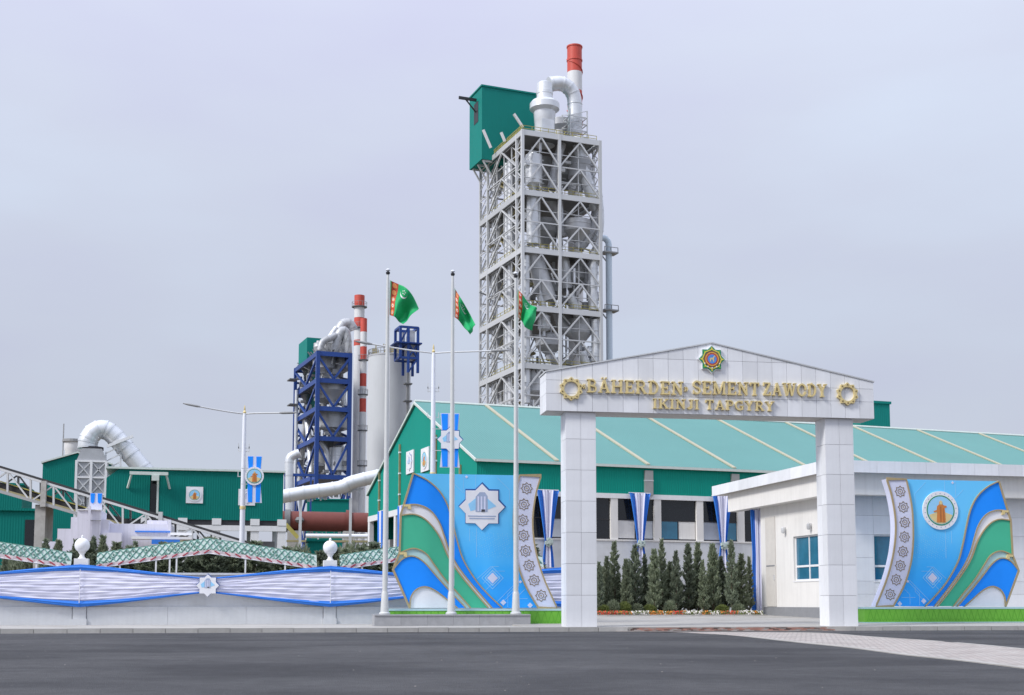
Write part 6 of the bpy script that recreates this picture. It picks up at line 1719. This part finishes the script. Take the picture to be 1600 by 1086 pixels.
MB().box(x0_ - 3, x1_, -2.2, -.8, z_ - 1.0, z_ - .7).build('pipe_bridge', 'deck_sand', kiln)
for q in range(6):
    xx = x0_ + (x1_ - x0_) * q / 5; MB().box(xx - .12, xx + .12, -1.8, -1.5, 0, z_ - .35).build('bridge_post', 'steel', kiln)
a, b2 = KF.P(447, 820), KF.P(466, 841)
MB().bar((a[0], -1.5, a[1]), (b2[0], -1.5, b2[1]), .35, .6).build('stair', 'rail_yellow', kiln)
rr = random.Random(5)
cl = MB()
for q in range(30):
    xx = KF.P(480 + q * 3.2, 832)[0]; cl.box(xx, xx + rr.uniform(.1, .3), 1, 1.3, kz - 2.8, kz - 1.7 + rr.uniform(-.4, .0))
cl.build('roller_gear', 'steel_mid', kiln, kind='stuff')

DF = Frame(443, 190.0, 8.0, 0.0)
dk = thing_at('flue_duct', DF, 'fat silver flue duct rising to the right above the brown kiln', 'duct')
dp_ = [DF.P(*q) for q in ((425, 779), (475, 770), (530, 762), (552, 753), (600, 742), (640, 735))]
duct(dk, [(q[0], 0, q[1]) for q in dp_], 1.02, 'silver', 'pipe', 18, 12)
for px_ in (470, 548):
    xx, zz = DF.P(px_, 770)
    MB().box(xx - .2, xx + .2, -.2, .2, 0, zz - .8).build('trestle', 'steel', dk)
cl = MB()
for q in range(40):
    xx, zz = DF.P(480 + q * 2.2, 776 - q * .35); cl.box(xx, xx + .25, .2, .6, zz - rr.uniform(.1, .9), zz)
cl.build('lagging_straps', 'silver_dull', dk, kind='stuff')
EF = Frame(452, 215.0, 8.0, 0.0)
el_ = thing_at('elbow_pipe', EF, 'pale upright elbow pipe at the foot of the blue tower', 'pipe')
duct(el_, [(EF.P(*q)[0], 0, EF.P(*q)[1]) for q in ((452, 800), (452, 750), (452, 722), (456, 713), (468, 708))], .75, 'silver', 'pipe', 14, 5)
MB().box(EF.P(444, 742)[0], EF.P(492, 742)[0], -.4, .4, EF.P(444, 744)[1], EF.P(444, 740)[1]).build('pipe_rack', 'blue_steel', el_)
for px_ in (446, 462, 486):
    xx = EF.P(px_, 742)[0]; MB().box(xx - .15, xx + .15, -.3, .3, 0, EF.P(444, 744)[1]).build('rack_leg', 'blue_steel', el_)

# ---- olive shrubs in the yard below the kiln
g = random.Random(12); mb = MB()
for i in range(1500):
    a, b2 = g.uniform(0, 6.28), math.acos(g.uniform(-.4, 1)); rr_ = 1.0 * g.random() ** .35
    c = Vector((rr_ * math.sin(b2) * math.cos(a), rr_ * math.sin(b2) * math.sin(a), .9 + rr_ * math.cos(b2)))
    s_ = Vector((g.gauss(0, 1), g.gauss(0, 1), g.gauss(0, 1))).normalized(); d = s_.orthogonal().normalized()
    mb.add([c - s_ * .07, c + s_ * .07, c + d * .2], [(0, 1, 2)])
ym = mb.mesh('crown', 'leaf_mid'); tm_ = MB().tube([(0, 0, 0), (0, 0, .9)], [.07, .03], 6).mesh('trunk', 'bark')
for i, (px_, hh) in enumerate(((455, 856), (468, 850), (520, 851), (548, 846), (566, 848), (590, 852), (612, 856), (20, 868), (55, 862))):
    Y = 100 + (i % 3) * 8; p = at(px_, 942, Y); zt = at(px_, hh, Y).z
    t = thing('yard_shrub', ORD[i] + ' bushy olive tree from the green conveyor house rightward, under the kiln' if i < 7 else ('bushy olive tree by the dark doorway of the low green shed' if i == 8 else 'bushy olive tree before the low green shed at the left edge'), 'tree', (p.x, p.y, 0), i * 1.3, 'bushy trees in the yard')
    t.scale = (1.3, 1.3, zt / 1.9)
    link('crown', ym, t); link('trunk', tm_, t)
